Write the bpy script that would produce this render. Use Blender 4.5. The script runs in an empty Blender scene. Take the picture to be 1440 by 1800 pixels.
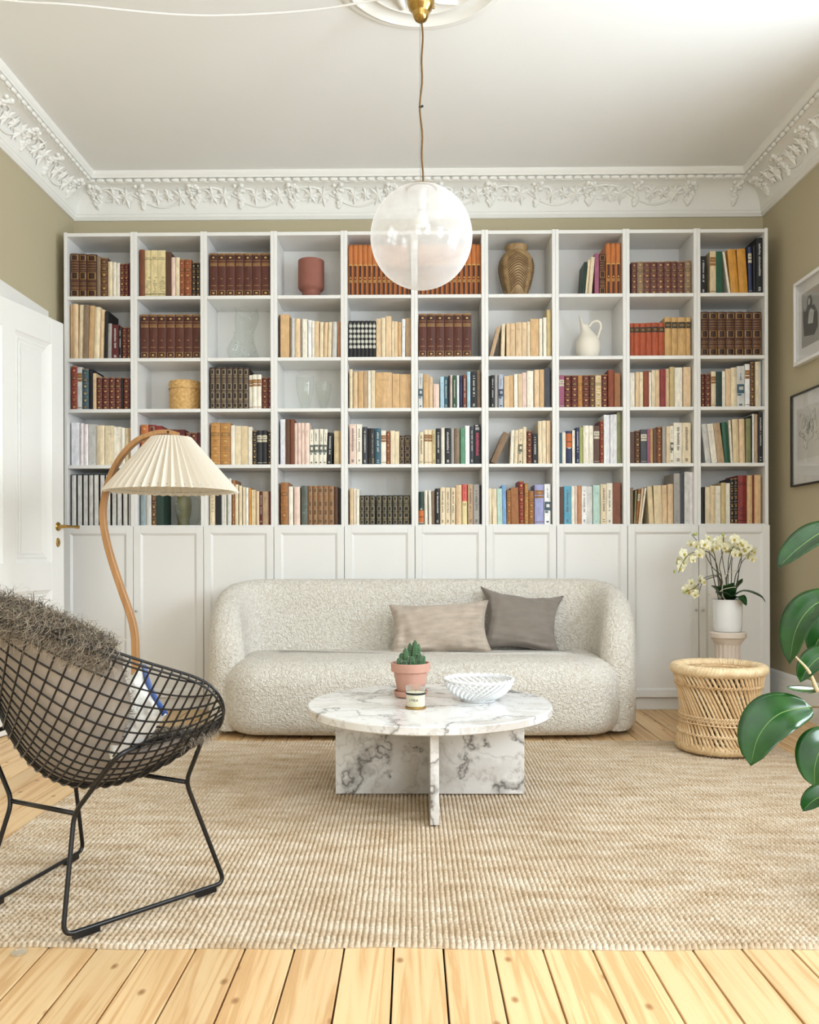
import bpy, math, random
import numpy as np
from mathutils import Vector, Matrix, Quaternion, noise as mnoise

scene = bpy.context.scene
COL = scene.collection
R = math.radians
PI = math.pi

# ---------------------------------------------------------------- camera
cam_data = bpy.data.cameras.new('camera')
cam_data.sensor_fit = 'AUTO'
cam_data.sensor_width = 36.0
cam_data.lens = 30.0                       # 1500 px of 1800
cam_data.shift_x = 12.0 / 1800.0
cam_data.shift_y = 75.0 / 1800.0
cam_data.clip_start = 0.05
cam = bpy.data.objects.new('camera', cam_data)
COL.objects.link(cam)
cam.matrix_world = (Matrix.Translation((-0.0187, -4.8456, 0.8803)) @ Matrix.Rotation(0.0106, 4, 'Z')
                    @ Matrix.Rotation(PI / 2, 4, 'X') @ Matrix.Rotation(-0.0024, 4, 'Z'))
scene.camera = cam
scene.cycles.max_bounces = 7
scene.cycles.diffuse_bounces = 4
scene.cycles.glossy_bounces = 3

# ---------------------------------------------------------------- world, exposure, daylight
world = bpy.data.worlds.new('overcast_sky')
scene.world = world
world.use_nodes = True
bgn = world.node_tree.nodes['Background']
bgn.inputs[0].default_value = (0.86, 0.93, 1.0, 1)
bgn.inputs[1].default_value = 1.6
scene.view_settings.view_transform = 'Standard'
scene.view_settings.look = 'None'
scene.view_settings.gamma = 1.0
scene.view_settings.exposure = 0.15
scene.view_settings.use_curve_mapping = False

# room size (bookcase fronts stand on y = 0)
XL, XR, YB, YR, ZC = -2.055, 2.09, 0.285, -6.6, 3.115
# the windows the daylight comes through: (wall, from, to)
WIN_RIGHT = [(-4.75, -3.55), (-2.75, -1.55)]
WIN_REAR = [(0.75, 1.75), (-1.15, -0.15)]
WZ0, WZ1 = 0.75, 2.80

def window_light(name, loc, direction, sx, sy, power, color):
    l = bpy.data.lights.new(name, 'AREA')
    l.shape = 'RECTANGLE'; l.size = sx; l.size_y = sy
    l.energy = power; l.color = color
    o = bpy.data.objects.new(name, l)
    COL.objects.link(o)
    o.location = loc
    o.rotation_euler = Vector(direction).to_track_quat('-Z', 'Z').to_euler()
    return o

for (a, b), pw in zip(WIN_RIGHT, (215, 140)):
    window_light('window_daylight', (XR + 0.32, (a + b) / 2, (WZ0 + WZ1) / 2), (-1, 0, 0.15), b - a, WZ1 - WZ0, pw, (0.815, 0.914, 1.0))
for (a, b), pw in zip(WIN_REAR, (66, 20)):
    window_light('window_daylight', ((a + b) / 2, YR - 0.32, (WZ0 + WZ1) / 2), (0, 1, 0), b - a, WZ1 - WZ0, pw, (0.815, 0.914, 1.0))

# ---------------------------------------------------------------- helpers
def srgb(r, g=None, b=None):
    if g is None: r, g, b = r
    def f(c):
        c = c / 255.0
        return c / 12.92 if c <= 0.04045 else ((c + 0.055) / 1.055) ** 2.4
    return (f(r), f(g), f(b), 1.0)

class MB:
    """collects vertices and faces, then links them as ONE mesh object"""
    def __init__(s):
        s.v = []; s.f = []; s.m = []; s.c = []; s.mi = 0; s.col = None
    def face(s, idx):
        s.f.append(tuple(idx)); s.m.append(s.mi); s.c.append(s.col)
    def add(s, verts, faces):
        n = len(s.v)
        s.v.extend([tuple(p) for p in verts])
        for f in faces: s.face([i + n for i in f])
    def box(s, x0, x1, y0, y1, z0, z1, b=0.0):
        if b <= 0:
            s.add([(x0,y0,z0),(x1,y0,z0),(x1,y1,z0),(x0,y1,z0),(x0,y0,z1),(x1,y0,z1),(x1,y1,z1),(x0,y1,z1)],
                  [(3,2,1,0),(4,5,6,7),(0,1,5,4),(1,2,6,5),(2,3,7,6),(3,0,4,7)])
            return s
        vs = []; idx = {}
        for sx in (0, 1):
            for sy in (0, 1):
                for sz in (0, 1):
                    X = (x0, x1)[sx]; Y = (y0, y1)[sy]; Z = (z0, z1)[sz]
                    dx = b if sx == 0 else -b; dy = b if sy == 0 else -b; dz = b if sz == 0 else -b
                    for k, p in enumerate(((X, Y+dy, Z+dz), (X+dx, Y, Z+dz), (X+dx, Y+dy, Z))):
                        idx[(sx, sy, sz, k)] = len(vs); vs.append(p)
        g = lambda a, b_, c, k: idx[(a, b_, c, k)]
        fs = [(g(0,0,0,0),g(0,0,1,0),g(0,1,1,0),g(0,1,0,0)),(g(1,0,0,0),g(1,1,0,0),g(1,1,1,0),g(1,0,1,0)),
              (g(0,0,0,1),g(1,0,0,1),g(1,0,1,1),g(0,0,1,1)),(g(0,1,0,1),g(0,1,1,1),g(1,1,1,1),g(1,1,0,1)),
              (g(0,0,0,2),g(0,1,0,2),g(1,1,0,2),g(1,0,0,2)),(g(0,0,1,2),g(1,0,1,2),g(1,1,1,2),g(0,1,1,2))]
        for z in (0, 1):
            for y in (0, 1):
                fs.append((g(0,y,z,1),g(1,y,z,1),g(1,y,z,2),g(0,y,z,2)))
        for z in (0, 1):
            for x in (0, 1):
                fs.append((g(x,0,z,0),g(x,1,z,0),g(x,1,z,2),g(x,0,z,2)))
        for x in (0, 1):
            for y in (0, 1):
                fs.append((g(x,y,0,0),g(x,y,1,0),g(x,y,1,1),g(x,y,0,1)))
        for x in (0, 1):
            for y in (0, 1):
                for z in (0, 1):
                    fs.append((g(x,y,z,0),g(x,y,z,1),g(x,y,z,2)))
        s.add(vs, fs); s.fix = True
        return s
    def lathe(s, prof, seg=32, c=(0, 0, 0), a0=0, a1=2*PI, cap=True):
        n = len(s.v); full = abs(a1 - a0 - 2*PI) < 1e-6
        cols = seg if full else seg + 1
        for r, z in prof:
            for k in range(cols):
                a = a0 + (a1 - a0) * k / seg
                s.v.append((c[0] + r*math.cos(a), c[1] + r*math.sin(a), c[2] + z))
        for i in range(len(prof) - 1):
            for k in range(seg):
                k2 = (k + 1) % cols
                s.face((n+i*cols+k, n+i*cols+k2, n+(i+1)*cols+k2, n+(i+1)*cols+k))
        if cap and full:
            if prof[0][0] > 1e-5: s.face([n + k for k in range(cols)][::-1])
            if prof[-1][0] > 1e-5: s.face([n + (len(prof)-1)*cols + k for k in range(cols)])
        return s
    def tube(s, pts, r, seg=8, closed=False, cap=True, flat=None):
        """r: number or list; flat=(a, b) scales the section along two axes"""
        pts = [Vector(p) for p in pts]; N = len(pts); n0 = len(s.v)
        rr = r if isinstance(r, (list, tuple)) else [r]*N
        up = None
        for i, p in enumerate(pts):
            if closed: t = pts[(i+1) % N] - pts[i-1]
            else: t = pts[min(i+1, N-1)] - pts[max(i-1, 0)]
            if t.length < 1e-9: t = Vector((0, 0, 1))
            t.normalize()
            if up is None:
                up = t.orthogonal().normalized() if flat is None else Vector(flat[2]) 
            up = (up - t*up.dot(t))
            if up.length < 1e-6: up = t.orthogonal()
            up.normalize(); sd = t.cross(up)
            for k in range(seg):
                a = 2*PI*k/seg + (PI/seg if flat else 0)
                ca, sa = math.cos(a), math.sin(a)
                if flat:
                    q = p + up*(ca*flat[0]*rr[i]) + sd*(sa*flat[1]*rr[i])
                else: q = p + (up*ca + sd*sa)*rr[i]
                s.v.append(tuple(q))
        M = N if closed else N-1
        for i in range(M):
            j = (i+1) % N
            for k in range(seg):
                k2 = (k+1) % seg
                s.face((n0+i*seg+k, n0+j*seg+k, n0+j*seg+k2, n0+i*seg+k2))
        if cap and not closed:
            s.face([n0+k for k in range(seg)]); s.face([n0+(N-1)*seg+k for k in range(seg)][::-1])
        return s
    def sphere(s, c, r, seg=10, rings=6, sc=(1, 1, 1)):
        n = len(s.v)
        s.v.append((c[0], c[1], c[2]-r*sc[2]))
        for i in range(1, rings):
            ph = -PI/2 + PI*i/rings
            for k in range(seg):
                a = 2*PI*k/seg
                s.v.append((c[0]+r*sc[0]*math.cos(ph)*math.cos(a), c[1]+r*sc[1]*math.cos(ph)*math.sin(a), c[2]+r*sc[2]*math.sin(ph)))
        s.v.append((c[0], c[1], c[2]+r*sc[2]))
        last = len(s.v)-1
        for k in range(seg):
            k2 = (k+1) % seg
            s.face((n, n+1+k2, n+1+k))
            for i in range(rings-2):
                s.face((n+1+i*seg+k, n+1+i*seg+k2, n+1+(i+1)*seg+k2, n+1+(i+1)*seg+k))
            s.face((last, n+1+(rings-2)*seg+k, n+1+(rings-2)*seg+k2))
        return s
    def grid(s, P, closed_u=False, closed_v=False, flip=False):
        """P[i][j] rows of points"""
        n = len(s.v); A = len(P); B = len(P[0])
        for row in P: s.v.extend([tuple(p) for p in row])
        for i in range(A if closed_u else A-1):
            for j in range(B if closed_v else B-1):
                i2 = (i+1) % A; j2 = (j+1) % B
                q = (n+i*B+j, n+i*B+j2, n+i2*B+j2, n+i2*B+j)
                s.face(q[::-1] if flip else q)
        return s
    def xf(s, M, start=0):
        for i in range(start, len(s.v)): s.v[i] = tuple(M @ Vector(s.v[i]))
        return s
    def mesh(s, name):
        me = bpy.data.meshes.new(name)
        me.from_pydata(s.v, [], s.f)
        if any(m for m in s.m): me.polygons.foreach_set('material_index', s.m)
        if s.c and s.c[0] is not None:
            at = me.attributes.new('Col', 'FLOAT_COLOR', 'FACE')
            at.data.foreach_set('color', np.array([c if c is not None else (1,1,1,1) for c in s.c], dtype=np.float32).ravel())
        if getattr(s, 'fix', False):
            import bmesh
            bm = bmesh.new(); bm.from_mesh(me)
            bmesh.ops.recalc_face_normals(bm, faces=bm.faces); bm.to_mesh(me); bm.free()
        return me
    def build(s, name, mats, parent=None, smooth=None, loc=None):
        me = s.mesh(name)
        return link(name, me, mats, parent, smooth, loc)

def link(name, me, mats, parent=None, smooth=None, loc=None):
    if mats is not None and len(me.materials) == 0:
        for m in (mats if isinstance(mats, (list, tuple)) else [mats]): me.materials.append(m)
    if smooth is not None:
        if smooth is True: me.shade_smooth()
        else:
            me.shade_smooth()
            try: me.set_sharp_from_angle(angle=R(smooth))
            except Exception: pass
    o = bpy.data.objects.new(name, me)
    COL.objects.link(o)
    if parent is not None: o.parent = parent
    if loc is not None: o.location = loc
    return o

def tag(o, label=None, cat=None, group=None, kind=None):
    if label: o['label'] = label
    if cat: o['category'] = cat
    if group: o['group'] = group
    if kind: o['kind'] = kind
    return o

def thing(name, label, cat, loc=(0, 0, 0), rz=0, group=None):
    o = bpy.data.objects.new(name, None)
    COL.objects.link(o)
    o.empty_display_size = 0.1
    o.location = loc; o.rotation_euler = (0, 0, rz)
    return tag(o, label, cat, group)

def copy_of(o, parent, loc=None, rot=None, scale=None):
    c = o.copy(); COL.objects.link(c); c.parent = parent
    if loc is not None: c.location = loc
    if rot is not None: c.rotation_euler = rot
    if scale is not None: c.scale = scale
    return c

def bez(p0, p1, p2, p3, n):
    out = []
    for i in range(n+1):
        t = i/n; u = 1-t
        out.append(tuple(u**3*a + 3*u*u*t*b + 3*u*t*t*c + t**3*d for a, b, c, d in zip(p0, p1, p2, p3)))
    return out

def catmull(pts, n=8, closed=False):
    P = [Vector(p) for p in pts]; N = len(P); out = []
    rng = range(N if closed else N-1)
    for i in rng:
        p1 = P[i]; p2 = P[(i+1) % N]
        p0 = P[i-1] if (closed or i > 0) else p1*2-p2
        p3 = P[(i+2) % N] if (closed or i+2 < N) else p2*2-p1
        for k in range(n):
            t = k/n
            out.append(0.5*((2*p1)+(p2-p0)*t+(2*p0-5*p1+4*p2-p3)*t*t+(3*p1-p0-3*p2+p3)*t**3))
    if not closed: out.append(P[-1].copy())
    return out

# ---------------------------------------------------------------- materials
def newmat(name):
    m = bpy.data.materials.new(name); m.use_nodes = True
    nt = m.node_tree
    b = nt.nodes['Principled BSDF']
    return m, nt, b

def N(nt, typ, **kw):
    n = nt.nodes.new(typ)
    for k, v in kw.items():
        if k.startswith('i_'):
            key = k[2:]
            key = int(key) if key.isdigit() else key.replace('_', ' ')
            n.inputs[key].default_value = v
        else: setattr(n, k, v)
    return n

def ramp(nt, stops, interp='LINEAR'):
    n = nt.nodes.new('ShaderNodeValToRGB')
    n.color_ramp.interpolation = interp
    el = n.color_ramp.elements
    while len(el) > 1: el.remove(el[-1])
    el[0].position = stops[0][0]; el[0].color = stops[0][1]
    for p, c in stops[1:]:
        e = el.new(p); e.color = c
    return n

def bump(nt, b, height, strength=0.3, dist=0.01):
    n = nt.nodes.new('ShaderNodeBump')
    n.inputs['Strength'].default_value = strength; n.inputs['Distance'].default_value = dist
    nt.links.new(height, n.inputs['Height']); nt.links.new(n.outputs[0], b.inputs['Normal'])
    return n

def simple(name, rgb, rough=0.5, metal=0.0, var=0.0, vscale=8.0, bstr=0.0, bscale=60.0, spec=0.5, stretch=None, sheen=0.0):
    """plain colour with a little procedural mottling and fine relief"""
    m, nt, b = newmat(name)
    c = srgb(rgb)
    b.inputs['Roughness'].default_value = rough; b.inputs['Metallic'].default_value = metal
    b.inputs['Specular IOR Level'].default_value = spec
    if sheen: b.inputs['Sheen Weight'].default_value = sheen
    tc = N(nt, 'ShaderNodeTexCoord')
    mp = N(nt, 'ShaderNodeMapping')
    if stretch: mp.inputs['Scale'].default_value = stretch
    nt.links.new(tc.outputs['Object'], mp.inputs['Vector'])
    if var > 0:
        nz = N(nt, 'ShaderNodeTexNoise', i_Scale=vscale, i_Detail=4.0)
        nt.links.new(mp.outputs[0], nz.inputs['Vector'])
        lo = tuple(x*(1-var) for x in c[:3]) + (1,); hi = tuple(min(1, x*(1+var)) for x in c[:3]) + (1,)
        rp = ramp(nt, [(0.3, lo), (0.7, hi)])
        nt.links.new(nz.outputs[0], rp.inputs[0]); nt.links.new(rp.outputs[0], b.inputs['Base Color'])
    else: b.inputs['Base Color'].default_value = c
    if bstr > 0:
        n2 = N(nt, 'ShaderNodeTexNoise', i_Scale=bscale, i_Detail=3.0)
        nt.links.new(mp.outputs[0], n2.inputs['Vector'])
        bump(nt, b, n2.outputs[0], bstr, 0.004)
    return m

M = {}
M['wall'] = simple('khaki_wall_paint', (188, 176, 146), 0.75, var=0.025, vscale=2.0, bstr=0.06, bscale=120)
M['ceiling'] = simple('ceiling_paint', (242, 241, 238), 0.85, var=0.01, vscale=2.0)
M['plaster'] = simple('white_plaster', (240, 238, 232), 0.7, var=0.01, vscale=6)
M['white_paint'] = simple('white_door_paint', (240, 238, 233), 0.35, var=0.01, vscale=5)
M['cabinet'] = simple('white_bookcase_foil', (233, 231, 227), 0.38, var=0.008, vscale=4)
M['brass'] = simple('polished_brass', (178, 144, 82), 0.25, metal=1.0, var=0.1, vscale=20)
M['black_metal'] = simple('black_powder_coat', (18, 18, 20), 0.32, var=0.1, vscale=30)
M['chrome'] = simple('satin_steel', (190, 190, 188), 0.3, metal=1.0)
M['dark_void'] = simple('dark_subfloor', (38, 28, 20), 0.9)
M['cord_brown'] = simple('brown_textile_cord', (112, 82, 42), 0.8, var=0.15, vscale=90)
M['white_plastic'] = simple('white_plastic', (240, 238, 234), 0.4)

def wood_plank():
    m, nt, b = newmat('pine_plank')
    tc = N(nt, 'ShaderNodeTexCoord'); oi = N(nt, 'ShaderNodeObjectInfo')
    off = N(nt, 'ShaderNodeVectorMath', operation='SCALE'); off.inputs[0].default_value = (37.0, 71.0, 53.0)
    nt.links.new(oi.outputs['Random'], off.inputs['Scale'])
    ad = N(nt, 'ShaderNodeVectorMath', operation='ADD')
    nt.links.new(tc.outputs['Object'], ad.inputs[0]); nt.links.new(off.outputs[0], ad.inputs[1])
    mp = N(nt, 'ShaderNodeMapping'); mp.inputs['Scale'].default_value = (22, 0.9, 1)
    nt.links.new(ad.outputs[0], mp.inputs['Vector'])
    nz = N(nt, 'ShaderNodeTexNoise', i_Scale=1.0, i_Detail=5.0, i_Roughness=0.55, i_Distortion=0.6)
    nt.links.new(mp.outputs[0], nz.inputs['Vector'])
    # growth rings
    mul = N(nt, 'ShaderNodeMath', operation='MULTIPLY'); mul.inputs[1].default_value = 26.0
    nt.links.new(nz.outputs[0], mul.inputs[0])
    sn = N(nt, 'ShaderNodeMath', operation='SINE'); nt.links.new(mul.outputs[0], sn.inputs[0])
    rp = ramp(nt, [(0.0, srgb(214, 170, 118)), (0.3, srgb(227, 188, 137)), (1.0, srgb(234, 200, 151))])
    mr = N(nt, 'ShaderNodeMapRange'); mr.inputs[1].default_value = -1; mr.inputs[2].default_value = 1
    nt.links.new(sn.outputs[0], mr.inputs[0]); nt.links.new(mr.outputs[0], rp.inputs[0])
    # knots
    mk = N(nt, 'ShaderNodeMapping'); mk.inputs['Scale'].default_value = (8.5, 5.2, 1)
    nt.links.new(ad.outputs[0], mk.inputs['Vector'])
    vo = N(nt, 'ShaderNodeTexVoronoi', i_Scale=1.0); vo.voronoi_dimensions = '2D'
    nt.links.new(mk.outputs[0], vo.inputs['Vector'])
    kr = ramp(nt, [(0.0, (0, 0, 0, 1)), (0.04, (0.3, 0.3, 0.3, 1)), (0.085, (1, 1, 1, 1))])
    nt.links.new(vo.outputs['Distance'], kr.inputs[0])
    # only some cells carry a knot
    sep = N(nt, 'ShaderNodeSeparateColor'); nt.links.new(vo.outputs['Color'], sep.inputs[0])
    gt = N(nt, 'ShaderNodeMath', operation='GREATER_THAN'); gt.inputs[1].default_value = 0.62
    nt.links.new(sep.outputs[0], gt.inputs[0])
    mx0 = N(nt, 'ShaderNodeMath', operation='MAXIMUM')
    nt.links.new(kr.outputs[0], mx0.inputs[0]); nt.links.new(gt.outputs[0], mx0.inputs[1])
    kmix = N(nt, 'ShaderNodeMix', data_type='RGBA')
    nt.links.new(mx0.outputs[0], kmix.inputs[0]); kmix.inputs[6].default_value = srgb(156, 108, 62)
    nt.links.new(rp.outputs[0], kmix.inputs[7])
    # plank to plank tone
    hs = N(nt, 'ShaderNodeHueSaturation')
    vr = N(nt, 'ShaderNodeMapRange'); vr.inputs[3].default_value = 0.88; vr.inputs[4].default_value = 1.06
    nt.links.new(oi.outputs['Random'], vr.inputs[0]); nt.links.new(vr.outputs[0], hs.inputs['Value'])
    nt.links.new(kmix.outputs[2], hs.inputs['Color']); nt.links.new(hs.outputs[0], b.inputs['Base Color'])
    b.inputs['Roughness'].default_value = 0.5
    bump(nt, b, nz.outputs[0], 0.12, 0.003)
    return m
M['plank'] = wood_plank()
# ================================================================ the room
def wall_with_holes(name, axis, pos, thick, u0, u1, z0, z1, holes, mat):
    """axis 'x': wall plane x = pos running along y; holes (ua, ub, za, zb)"""
    mb = MB()
    us = sorted({u0, u1} | {h[0] for h in holes} | {h[1] for h in holes})
    for a, b in zip(us[:-1], us[1:]):
        hs = sorted([h for h in holes if h[0] <= a + 1e-6 and h[1] >= b - 1e-6], key=lambda h: h[2])
        z = z0
        spans = []
        for h in hs:
            if h[2] > z: spans.append((z, h[2]))
            z = h[3]
        if z < z1: spans.append((z, z1))
        for s0, s1 in spans:
            t0, t1 = min(pos, pos+thick), max(pos, pos+thick)
            if axis == 'x': mb.box(t0, t1, a, b, s0, s1)
            else: mb.box(a, b, t0, t1, s0, s1)
    o = mb.build(name, mat); o['kind'] = 'structure'
    return o

# floor: dark subfloor with every pine board laid on it
mb = MB(); mb.box(XL-0.3, XR+0.3, YR-0.3, YB+0.2, -0.10, -0.022)
floor = mb.build('floor', M['dark_void']); floor['kind'] = 'structure'
PW = 0.1108
k0 = int(math.floor((XL + 0.061) / PW)) - 1
plank_mesh = None
random.seed(4)
i = k0
while -0.061 + i*PW < XR:
    x0 = -0.061 + i*PW
    if x0 + PW > XL:
        if plank_mesh is None:
            mb = MB(); mb.box(0.0021, PW-0.0021, YR, YB, -0.022, 0.0, 0.0012); plank_mesh = mb.mesh('plank')
        p = link('plank', plank_mesh, M['plank'], floor)
        p.location = (x0, 0, 0)
    i += 1

mb = MB(); mb.box(XL-0.3, XR+0.3, YR-0.3, YB+0.3, ZC, ZC+0.15)
ceiling = mb.build('ceiling', M['ceiling']); ceiling['kind'] = 'structure'
wall_with_holes('wall_back', 'y', YB, 0.25, XL-0.25, XR+0.25, 0, ZC, [], M['wall'])
DOOR_Y0, DOOR_Y1, DOOR_H = -1.135, -0.215, 2.15
wall_with_holes('wall_left', 'x', XL, -0.25, YR-0.25, YB, 0, ZC, [(DOOR_Y0, DOOR_Y1, 0, DOOR_H)], M['wall'])
wall_with_holes('wall_right', 'x', XR, 0.25, YR-0.25, YB, 0, ZC, [(a, b, WZ0, WZ1) for a, b in WIN_RIGHT], M['wall'])
wall_with_holes('wall_rear', 'y', YR, -0.25, XL, XR, 0, ZC, [(a, b, WZ0, WZ1) for a, b in WIN_REAR], M['wall'])
# the hallway behind the door
mb = MB()
mb.box(XL-1.55, XL-1.5, -1.9, 0.5, 0, 2.8); mb.box(XL-1.5, XL-0.25, -1.9, -1.85, 0, 2.8); mb.box(XL-1.5, XL-0.25, 0.45, 0.5, 0, 2.8)
mb.box(XL-1.5, XL-0.25, -1.9, 0.5, 2.8, 2.85); mb.box(XL-1.5, XL-0.25, -1.9, 0.5, -0.05, 0)
h = mb.build('wall_hallway', M['plaster']); h['kind'] = 'structure'

# windows (all outside the picture; the daylight comes through them)
def window(n, axis, pos, a, b, sgn):
    def bx(mb, u0, u1, d0, d1, z0, z1):
        q0, q1 = sorted((pos+sgn*d0, pos+sgn*d1))
        if axis == 'x': mb.box(q0, q1, u0, u1, z0, z1, 0.004)
        else: mb.box(u0, u1, q0, q1, z0, z1, 0.004)
    w = bpy.data.objects.new('window_%d' % n, None); COL.objects.link(w); w['kind'] = 'structure'
    mb = MB()
    bx(mb, a-0.1, a, -0.03, 0.22, WZ0, WZ1+0.1); bx(mb, b, b+0.1, -0.03, 0.22, WZ0, WZ1+0.1)
    bx(mb, a, b, -0.03, 0.22, WZ1, WZ1+0.1); bx(mb, a-0.14, b+0.14, -0.08, 0.22, WZ0-0.05, WZ0)
    mb.build('window_frame', M['white_paint'], w)
    mb = MB(); c = (a+b)/2
    bx(mb, c-0.045, c+0.045, 0.08, 0.13, WZ0, WZ1); bx(mb, a, b, 0.08, 0.13, 2.0, 2.07)
    for z in (WZ0+0.42, WZ0+0.84): bx(mb, a, b, 0.09, 0.12, z, z+0.025)
    for q in (a, b-0.05): bx(mb, q, q+0.05, 0.08, 0.13, WZ0, WZ1)
    bx(mb, a, b, 0.08, 0.13, WZ0, WZ0+0.06); bx(mb, a, b, 0.08, 0.13, WZ1-0.05, WZ1)
    mb.build('mullion', M['white_paint'], w)
    return w
n = 1
for a, b in WIN_RIGHT: window(n, 'x', XR, a, b, 1); n += 1
for a, b in WIN_REAR: window(n, 'y', YR, a, b, -1); n += 1

# baseboards
BB = [(0, 0.0), (0.022, 0.0), (0.022, 0.13), (0.018, 0.14), (0.018, 0.165), (0.012, 0.175), (0.012, 0.195), (0.006, 0.205), (0, 0.21)]
def moulding(name, prof, side, inset_both=True, kind='structure', u0=None, u1=None, mat='plaster'):
    """mitred run along one wall: profile points are (distance from the wall, z)"""
    rows = []
    for p, z in prof:
        if side == 'back': rows.append([(XL+p, YB-p, z), (XR-p, YB-p, z)])
        elif side == 'left': rows.append([(XL+p, u0 if u0 is not None else YR+p, z), (XL+p, u1 if u1 is not None else YB-p, z)])
        elif side == 'right': rows.append([(XR-p, u1 if u1 is not None else YB-p, z), (XR-p, u0 if u0 is not None else YR+p, z)])
        else: rows.append([(XR-p, YR+p, z), (XL+p, YR+p, z)])
    mb = MB(); mb.grid(rows, flip=False)
    o = mb.build(name, M[mat], smooth=35); o['kind'] = kind
    return o
moulding('baseboard_back', BB, 'back')
moulding('baseboard_right', BB, 'right')
moulding('baseboard_left', BB, 'left', u1=DOOR_Y0-0.11)

# plaster cornice: mitred profile, a row of beads, vine relief in the cove
CZ = ZC - 0.215
COVE0, COVE1 = (0.030, CZ+0.042), (0.148, CZ+0.158)
prof = [(0, CZ-0.004), (0.012, CZ-0.004), (0.017, CZ+0.004), (0.024, CZ+0.012), (0.024, CZ+0.026), (0.028, CZ+0.029), (0.028, CZ+0.036), COVE0]
CC = (0.158, CZ+0.030)                       # centre of the concave quarter
def cove(t):
    """point and outward normal of the cove at t in 0..1"""
    a = PI - t * PI/2
    rx, rz = CC[0]-COVE0[0], COVE1[1]-CC[1]
    p = CC[0] + rx*math.cos(a); z = CC[1] + rz*math.sin(a)
    n = Vector((CC[0]-p, 0, CC[1]-z)); n.normalize()
    return p, z, n
for k in range(1, 13):
    p, z, _ = cove(k/12); prof.append((p, z))
prof += [(0.159, CZ+0.160), (0.159, CZ+0.179), (0.180, CZ+0.179), (0.181, CZ+0.186), (0.185, CZ+0.190), (0.192, CZ+0.199), (0.195, CZ+0.212), (0.195, CZ+0.2155)]
trims = {}
for n_, side in ((1, 'back'), (2, 'left'), (3, 'right'), (4, 'rear')):
    trims[side] = moulding('trim_%d' % n_, prof, side)

def side_frame(side, s, p, z):
    """s: metres along the wall from its left end as seen from the room"""
    if side == 'back': return Vector((XL+s, YB-p, z))
    if side == 'left': return Vector((XL+p, YR+s, z))
    return Vector((XR-p, YB-s, z))
def side_rot(side): return {'back': 0.0, 'left': PI/2, 'right': -PI/2}[side]

# relief pieces are modelled in a local frame: x along the wall, y away from the wall (into the room: -y), z up
mb = MB()
bl = []
for k in range(9):
    a = k/8*PI
    bl.append((0.0112*math.sin(a)**0.6 if 0 < k < 8 else 0.0, -0.024*math.cos(a)))
mb.lathe(bl, 10); mb.xf(Matrix.Rotation(PI/2, 4, 'Y'))
bead_mesh = mb.mesh('bead'); bead_mesh.shade_smooth()
random.seed(11)
def cluster(seed, n=24, w=0.042, hgt=0.085):
    rnd = random.Random(seed); mb = MB()
    for k in range(n):
        t = k/(n-1)
        wd = w*(1.0-0.75*t) if t > 0.25 else w*(0.6+1.2*t)
        x = (rnd.random()*2-1)*wd*0.8; tt = 0.16 + 0.70*(1-t)
        p, z, nn = cove(max(0.05, min(0.95, tt)))
        r = 0.0110+rnd.random()*0.004
        mb.sphere((x, -(p)-nn.x*0.004, z+nn.z*0.004), r, 8, 5)
    return mb
cl_mesh = []
for sd in (1, 2):
    me = cluster(sd, 36 if sd == 1 else 26, 0.060 if sd == 1 else 0.046).mesh('grape_cluster'); me.shade_smooth(); cl_mesh.append(me)
def on_cove(x, t, lift=0.003):
    p, z, nn = cove(t); return Vector((x, -p-nn.x*lift, z+nn.z*lift))
def vine_mesh():
    mb = MB()
    pts = []
    for k in range(33):
        u = k/32
        pts.append(on_cove(-0.295+0.59*u, 0.46+0.30*math.sin(2*PI*u+0.6), 0.003))
    mb.tube(pts, [0.0058]*33, 6)
    me = mb.mesh('vine'); me.shade_smooth(); return me
def scroll_mesh(sign):
    mb = MB(); pts = []; rr = []
    for k in range(22):
        u = k/21; a = u*1.55*PI
        rad = 0.075*(1-0.62*u)
        pts.append(on_cove(sign*(0.05+rad*math.cos(a)*1.1), min(0.93, max(0.06, 0.45+4.2*rad*math.sin(a))), 0.003)); rr.append(0.0066*(1-0.5*u))
    mb.tube(pts, rr, 6)
    me = mb.mesh('scroll'); me.shade_smooth(); return me
def leaf_mesh(seed):
    rnd = random.Random(seed); mb = MB(); c = 0.5
    lob = [(0, 1), (0.32, 0.62), (0.95, 0.72), (0.55, 0.2), (1.0, -0.15), (0.45, -0.3), (0.35, -0.85), (0, -0.5)]
    out = lob + [(-x, y) for x, y in lob[-2:0:-1]]
    ra = rnd.uniform(-1.2, 1.2)+(0 if seed == 1 else PI*0.5*seed); sz = rnd.uniform(0.85, 1.25)
    out = [((x*math.cos(ra)-y*math.sin(ra))*sz*rnd.uniform(0.85, 1.15), (x*math.sin(ra)+y*math.cos(ra))*sz) for x, y in out]
    vs = [on_cove(0, c, 0.018)] + [on_cove(x*0.040, c+y*0.26, 0.004) for x, y in out]
    n_ = len(out)
    mb.add(vs, [(0, 1+(k+1) % n_, 1+k) for k in range(n_)])
    return mb.mesh('vine_leaf')
vm = vine_mesh(); sm = [scroll_mesh(1), scroll_mesh(-1)]; lm = [leaf_mesh(q) for q in (1, 2, 3, 4, 5)]
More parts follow.
